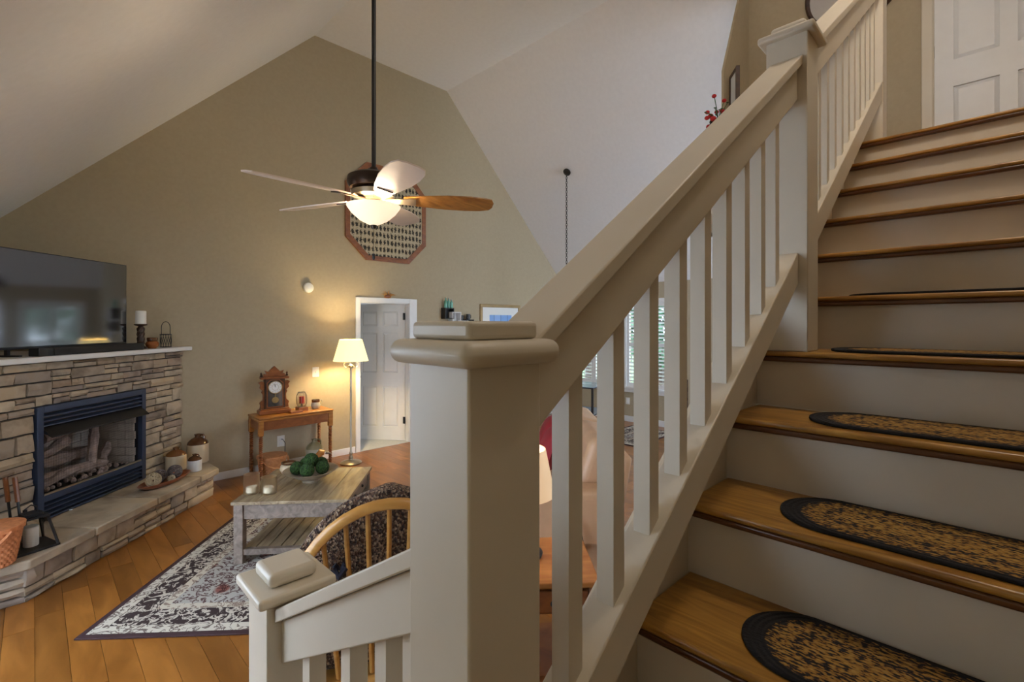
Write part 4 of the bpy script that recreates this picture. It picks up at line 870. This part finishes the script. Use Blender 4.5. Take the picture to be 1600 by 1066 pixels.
# chain of a hanging lamp on the sloped ceiling
hx_, hy_, hz_ = 5.85, 4.69, ceil_z(5.85) - .03
hl = thing('swag_chain', 'black swag chain hanging from a round hook plate on the sloped ceiling', 'chain', (hx_, hy_, hz_))
s_ = MB(); s_.M = Matrix.Rotation(math.radians(45), 4, 'Y'); s_.lathe([(.06, .0), (.06, -.015), (.03, -.035), (0, -.04)], seg=24); s_.build('hook_plate', M['black'], hl)
cm = None
for i in range(42):
    if cm is None: o = MB().tube([(.012 * math.cos(a), 0, .022 * math.sin(a)) for a in [2 * PI * q / 12 for q in range(12)]], .0045, 5, True).build('link', M['black'], hl); cm = o.data
    else: o = bpy.data.objects.new('link', cm); col.objects.link(o); o.parent = hl
    o.location = (-.015, 0, -.06 - i * .036); o.rotation_euler = (0, 0, (PI / 2) * (i % 2) + .4)
pd_ = thing('pendant_lamp', 'dark pendant lamp hanging on the swag chain behind the handrail', 'lamp', (hx_ - .015, hy_, hz_ - 1.60)); MB().lathe([(.03, .03), (.05, .0), (.16, -.16), (.155, -.16), (.045, -.005)], seg=28, cap=False).build('shade', M['bronze'], pd_); MB().sphere((0, 0, -.09), .035, 12, 8).build('bulb', M['white'], pd_)
# ---------------- glider chair
CA = RZF + math.radians(16)
gc = thing('glider_chair', 'oak bow back glider chair with a brown tweed cushion', 'chair', CP(-.46, 1.80), CA)
# local: +Y is where the sitter faces, X across
def bow(w_, h0, h1, n=22): return [(w_ * math.cos(a) * (1 if True else 1), -.02 - .14 * max(0, (h0 + (h1 - h0) * math.sin(a)) - .45) , h0 + (h1 - h0) * math.sin(a)) for a in [PI * i / n for i in range(n + 1)]]
bp = bow(.36, .62, 1.10); bp = [(.27, .04, .40)] + bp + [(-.27, .04, .40)]
MB().tube(bp, .0145, 10, flat=1.4).build('bow_frame', M['oak'], gc)
for i in range(9):
    f = (i - 4) / 4.0; x = f * .295; zt = .62 + .47 * math.sqrt(max(0, 1 - (x / .365) ** 2)); 
    MB().tube([(x * .80, .04, .42), (x, -.02 - .14 * (zt - .45) + .01, zt)], [.010, .0085], 8).build('spindle', M['oak'], gc)
MB().box(-.29, .29, .02, .55, .37, .41).build('seat_frame', M['oak'], gc, bevel=.012)
for s in (-1, 1):
    MB().tube([(s * .31, .04, .64), (s * .33, .25, .655), (s * .32, .52, .635)], .022, 8, flat=1.6).build('arm', M['oak'], gc)
    for y in (.10, .45): MB().tube([(s * .28, y, .40), (s * .315, y, .64)], .013, 8).build('arm_post', M['oak'], gc)
    for y in (.06, .50): MB().tube([(s * .25, y, .37), (s * .27, y, .10)], .016, 8).build('leg', M['oak'], gc)
    MB().box(s * .27 - .025, s * .27 + .025, -.06, .62, .06, .10).build('glide_rail', M['oak'], gc, bevel=.008); MB().box(s * .27 - .03, s * .27 + .03, -.10, .66, .0, .035).build('base_runner', M['oak'], gc, bevel=.008)
    MB().box(s * .27 - .012, s * .27 + .012, .0, .03, .035, .06).box(s * .27 - .012, s * .27 + .012, .5, .53, .035, .06).build('base_block', M['oak'], gc)
# cushion of the back: three soft rolls inside one outline
def cush_out(z, w_): 
    if z < .62: return w_
    return w_ * math.sqrt(max(.0, 1 - ((z - .62) / .515) ** 2))
vs = []; fs = []; nz, nx_ = 30, 16
for j in range(nz + 1):
    z = .47 + (1.133 - .47) * j / nz; ww = max(.02, cush_out(z, .392)); yb0 = .035 - .14 * max(0, z - .45); puff = .035 + .022 * abs(math.sin((z - .47) / .62 * 3 * PI))
    for side in (0, 1):
        for i in range(nx_ + 1):
            f = -1 + 2 * i / nx_; e = (1 - f ** 4); tt = puff * e if side else -(.006 + .012 * abs(math.sin((z - .47) / .62 * 3 * PI))) * e
            vs.append((f * ww + .004, yb0 + .008 + (tt + .02 if side else tt), z))
W2 = (nx_ + 1) * 2
for j in range(nz):
    for side in (0, 1):
        for i in range(nx_):
            a = j * W2 + side * (nx_ + 1) + i; q4 = (a, a + 1, a + 1 + W2, a + W2); fs.append(q4 if side else q4[::-1])
    for i in (0, nx_):
        a = j * W2 + i; b4 = a + nx_ + 1; fs.append((a, b4, b4 + W2, a + W2))
for j in (0, nz):
    for i in range(nx_): a = j * W2 + i; fs.append((a, a + 1, a + nx_ + 2, a + nx_ + 1))
MB().add(vs, fs).build('back_cushion', M['tweed'], gc, angle=80)
MB().box(-.28, .28, .08, .56, .412, .50).build('seat_cushion', M['tweed'], gc, bevel=.035, seg=4)
for x in (-.17, .085, .25): MB().tube([(x - .02, -.055, .87), (x, -.068, .845), (x + .02, -.055, .87)], .014, 8).tube([(x - .02, -.02, .87), (x, -.014, .85), (x + .02, -.02, .87)], .012, 6).build('tie', M['strap'], gc)
# ---------------- end table with a lamp, sofa behind
et = thing('end_table', 'orange brown wooden end table with a drawer behind the balusters', 'table', CP(.17, 2.33), RZF + .04)
MB().box(-.21, .21, -.23, .23, .575, .60).build('table_top', M['tablewood'], et, bevel=.006)
for sx in (-1, 1):
    for sy in (-1, 1): MB().box(sx * .18 - .02, sx * .18 + .02, sy * .20 - .02, sy * .20 + .02, 0, .575).build('leg', M['cherry'], et, bevel=.003)
MB().box(-.16, .16, -.20, .20, .45, .574).build('drawer_box', M['cherry'], et); dr = MB().box(-.155, .155, -.222, -.205, .465, .56).build('drawer', M['cherry'], et, bevel=.004); MB().sphere((0, -.232, .512), .013, 10, 6).build('knob', M['black'], dr)
MB().box(-.17, .17, -.19, .19, .15, .17).build('lower_shelf', M['cherry'], et)
tl_ = thing('table_lamp', 'black turned table lamp with a lit linen shade on the end table', 'lamp', CP(.045, 2.36, .601))
MB().lathe([(0, 0), (.10, 0), (.105, .015), (.085, .03), (.06, .045), (.07, .08), (.085, .13), (.07, .18), (.035, .23), (.022, .27), (.03, .285), (.012, .30), (.012, .36)], seg=32).build('base', M['black'], tl_)
MB().lathe([(.165, .30), (.12, .52), (.117, .52), (.162, .30)], seg=36, cap=False).build('lamp_shade', M['tableshade'], tl_); MB().sphere((0, 0, .42), .028, 12, 8).build('bulb', M['bulb'], tl_)
p_ = CP(.045, 2.36, 1.03); point('table_lamp_light', p_, 6, (1.0, .8, .55), .03)
SA = RZF - PI / 2
so = thing('leather_sofa', 'tan leather recliner sofa seen past the balusters', 'sofa', CP(.30, 4.15), SA)
# local: X along the length (towards the camera), Y towards the back
MB().box(-.95, .95, -.42, .38, .06, .30).build('base', M['leather'], so, bevel=.03, seg=3)
for x0, x1 in ((-.72, -.005), (.005, .72)):
    MB().box(x0, x1, -.46, .16, .30, .47).build('seat_cushion', M['leather'], so, bevel=.05, seg=4)
    MB().hexa([(x0, .10, .42), (x1, .10, .42), (x1, .36, .40), (x0, .36, .40), (x0, .27, .93), (x1, .27, .93), (x1, .50, .88), (x0, .50, .88)]).build('back_cushion', M['leather'], so, bevel=.07, seg=4)
for s in (-1, 1): MB().box(s * .84 - .11, s * .84 + .11, -.44, .36, .06, .62).build('arm', M['leather'], so, bevel=.06, seg=4)
MB().hexa([(-.93, .30, .06), (.93, .30, .06), (.93, .38, .06), (-.93, .38, .06), (-.93, .44, .84), (.93, .44, .84), (.93, .51, .84), (-.93, .51, .84)]).build('back_panel', M['leather'], so, bevel=.03, seg=3)
MB().tube([(.955, .12, .42), (.985, .14, .40), (.985, .16, .30), (.96, .17, .22)], .010, 8).build('recliner_lever', M['black'], so)
for x in (-.85, .85):
    for y in (-.36, .32): MB().lathe([(.025, 0), (.03, .06)], c=(x, y, 0), seg=12).build('foot', M['darkwood'], so)
def pillow(label, loc, rz, tilt):
    o = MB(); o.M = Matrix.Rotation(tilt, 4, 'X'); n = 10; vs = []; fs = []
    for sd_ in (1, -1):
        for j in range(n + 1):
            for i in range(n + 1):
                x, y = -1 + 2 * i / n, -1 + 2 * j / n; vs.append((x * .2 * (1 - .08 * y * y), sd_ * .075 * (1 - x ** 4) * (1 - y ** 4), y * .2 * (1 - .08 * x * x)))
    N_ = (n + 1) ** 2
    for q in (0, 1):
        for j in range(n):
            for i in range(n): a = q * N_ + j * (n + 1) + i; f4 = (a, a + 1, a + n + 2, a + n + 1); fs.append(f4 if q else f4[::-1])
    ob = o.add(vs, fs).build('throw_pillow', M['redcloth'], angle=80); place(ob, loc, rz); return tag(ob, label, 'pillow')
pillow('dark red throw pillow at the far end of the tan sofa', CP(.34, 4.62, .66), SA, -.35); pillow('dark red throw pillow on the near seat of the tan sofa', CP(.30, 3.95, .70), SA, -.35)
# ---------------- by the windows
ds = thing('glass_side_table', 'black framed two tier glass table near the windows', 'table', (6.35, 4.75, 0), .3)
b = MB()
for sx in (-1, 1):
    for sy in (-1, 1): b.box(sx * .3 - .015, sx * .3 + .015, sy * .25 - .015, sy * .25 + .015, 0, .74)
for z in (.30, .72): b.box(-.285, .285, -.265, -.235, z, z + .02); b.box(-.285, .285, .235, .265, z, z + .02); b.box(-.315, -.285, -.235, .235, z, z + .02); b.box(.285, .315, -.235, .235, z, z + .02)
b.build('frame', M['black'], ds)
for z in (.322, .742): MB().box(-.33, .33, -.28, .28, z, z + .008).build('glass_shelf', plain('blue_grey_glass_%d' % int(z * 100), (.25, .34, .42), .08, 0, 0), ds)
fr_ = MB().box(-.6, .6, -.4, .4, 0, .008).build('accent_rug', rugmat(.6, .4)); place(fr_, (6.6, 3.98, .001), 0); tag(fr_, 'small dark patterned rug near the window wall', 'rug')
dc = thing('dark_chair', 'dark wooden side chair near the window wall past the balusters', 'chair', (6.3, 2.78, 0), .4)
MB().box(-.21, .21, -.21, .21, .43, .47).build('seat', M['leather'], dc, bevel=.01)
for sx in (-1, 1):
    MB().box(sx * .19 - .018, sx * .19 + .018, -.21, -.174, 0, .43).build('leg', M['darkwood'], dc); MB().box(sx * .19 - .018, sx * .19 + .018, .174, .21, 0, .96).build('back_post', M['darkwood'], dc)
for z in (.60, .72, .86): MB().box(-.172, .172, .18, .2, z, z + .07).build('back_slat', M['darkwood'], dc)
plate_o = thing('power_outlet', 'white power outlet low on the window wall', 'outlet', (XR, 4.64, .36)); MB().box(-.006, 0, -.04, .04, -.06, .06).build('plate', M['plastic'], plate_o, bevel=.002); MB().box(-.009, -.006, -.018, .018, .008, .045).box(-.009, -.006, -.018, .018, -.045, -.008).build('socket', M['trim'], plate_o)
# ---------------- upstairs
mi = thing('round_mirror', 'large round wall mirror with a dark frame upstairs', 'mirror', (XH, .86, ZUP + 1.86)); s_ = MB(); s_.M = Matrix.Rotation(-PI / 2, 4, 'Y')
s_.lathe([(.335, 0), (.35, .0), (.355, .02), (.34, .035), (.322, .02), (.32, .004)], seg=56, cap=False); s_.build('frame', M['darkwood'], mi); s_ = MB(); s_.M = Matrix.Rotation(-PI / 2, 4, 'Y'); s_.lathe([(.33, .004), (.33, .008), (0, .008)], seg=48); s_.build('glass', M['mirror'], mi)
lf = thing('picture_frame', 'dark framed picture standing on the loft ledge behind the red flowers', 'picture', (4.24, YH - .145, 3.271), math.radians(37))
for x0, x1, z0, z1 in ((0, .2, .62, .65), (0, .2, 0, .03), (0, .025, .03, .62), (.175, .2, .03, .62)): MB().box(x0, x1, -.014, .014, z0, z1).build('frame_side', M['darkwood'], lf)
MB().box(.025, .175, -.006, .008, .03, .62).build('print', M['paper'], lf)
fw_ = thing('flower_basket', 'red artificial flowers with green leaves in a small wire pot on the loft ledge', 'flowers', (3.95, YH - .10, 3.271))
MB().lathe([(.05, 0), (.055, .01), (.07, .11), (.065, .11), (.05, .012)], seg=20, cap=False).build('pot', M['black'], fw_)
for i in range(26):
    a = random.uniform(0, 2 * PI); L = random.uniform(.06, .22); el = random.uniform(-.15, 1.2); tip = Vector((math.cos(a) * L * math.cos(el), math.sin(a) * L * .5 * math.cos(el), .11 + L * math.sin(el)))
    MB().tube([(0, 0, .09), tip * .6 + Vector((0, 0, .05)), tip], .003, 4).build('stem', M['green'], fw_)
    if i % 2: MB().sphere(tuple(tip), random.uniform(.016, .026), 10, 6, .8).build('blossom', M['redflower'], fw_)
    else: MB().hexa([tuple(tip + Vector(q)) for q in ((-.02, 0, -.003), (0, -.011, 0), (.02, 0, .003), (0, .011, 0), (-.02, 0, .0), (0, -.011, .003), (.02, 0, .006), (0, .011, .003))]).build('leaf', M['green'], fw_)

# ================================================================== OUTSIDE THE WINDOWS
gr = MB().box(XR + .3, 40, -15, 25, -.5, -.3).build('ground_outside', plain('lawn', (.08, .16, .05), .95, 0, .25, 2)); struct(gr, 'lawn outside the windows')
leafm = plain('tree_leaves', (.06, .15, .08), .7, 0, .35, 5)
def tree(label, x, y, h, R_):
    e = thing('garden_tree', label, 'tree', (x, y, -.3)); MB().tube([(0, 0, 0), (.05, 0, h * .3), (0, .05, h * .7)], [.13, .10, .05], 8).build('trunk', M['darkwood'], e)
    b = MB()
    for _ in range(700):
        v_ = Vector((random.gauss(0, 1), random.gauss(0, 1), random.gauss(0, 1))).normalized() * R_ * random.uniform(.45, 1) ; c_ = Vector((v_.x, v_.y, h * .62 + v_.z * 1.1)); a = Vector((random.gauss(0, 1), random.gauss(0, 1), random.gauss(0, 1))).normalized(); u = a.orthogonal().normalized() * .16; w3 = a.cross(u).normalized() * .10
        b.add([c_ - u, c_ + w3, c_ + u, c_ - w3], [(0, 1, 2, 3)])
    o = b.build('crown', leafm, e); o['kind'] = 'stuff'
tree('broad leafy garden tree outside the nearer shuttered window', 11.2, 6.0, 3.6, 1.35); tree('tall leafy garden tree outside the shuttered window by the corner', 12.0, 8.8, 4.4, 1.6)
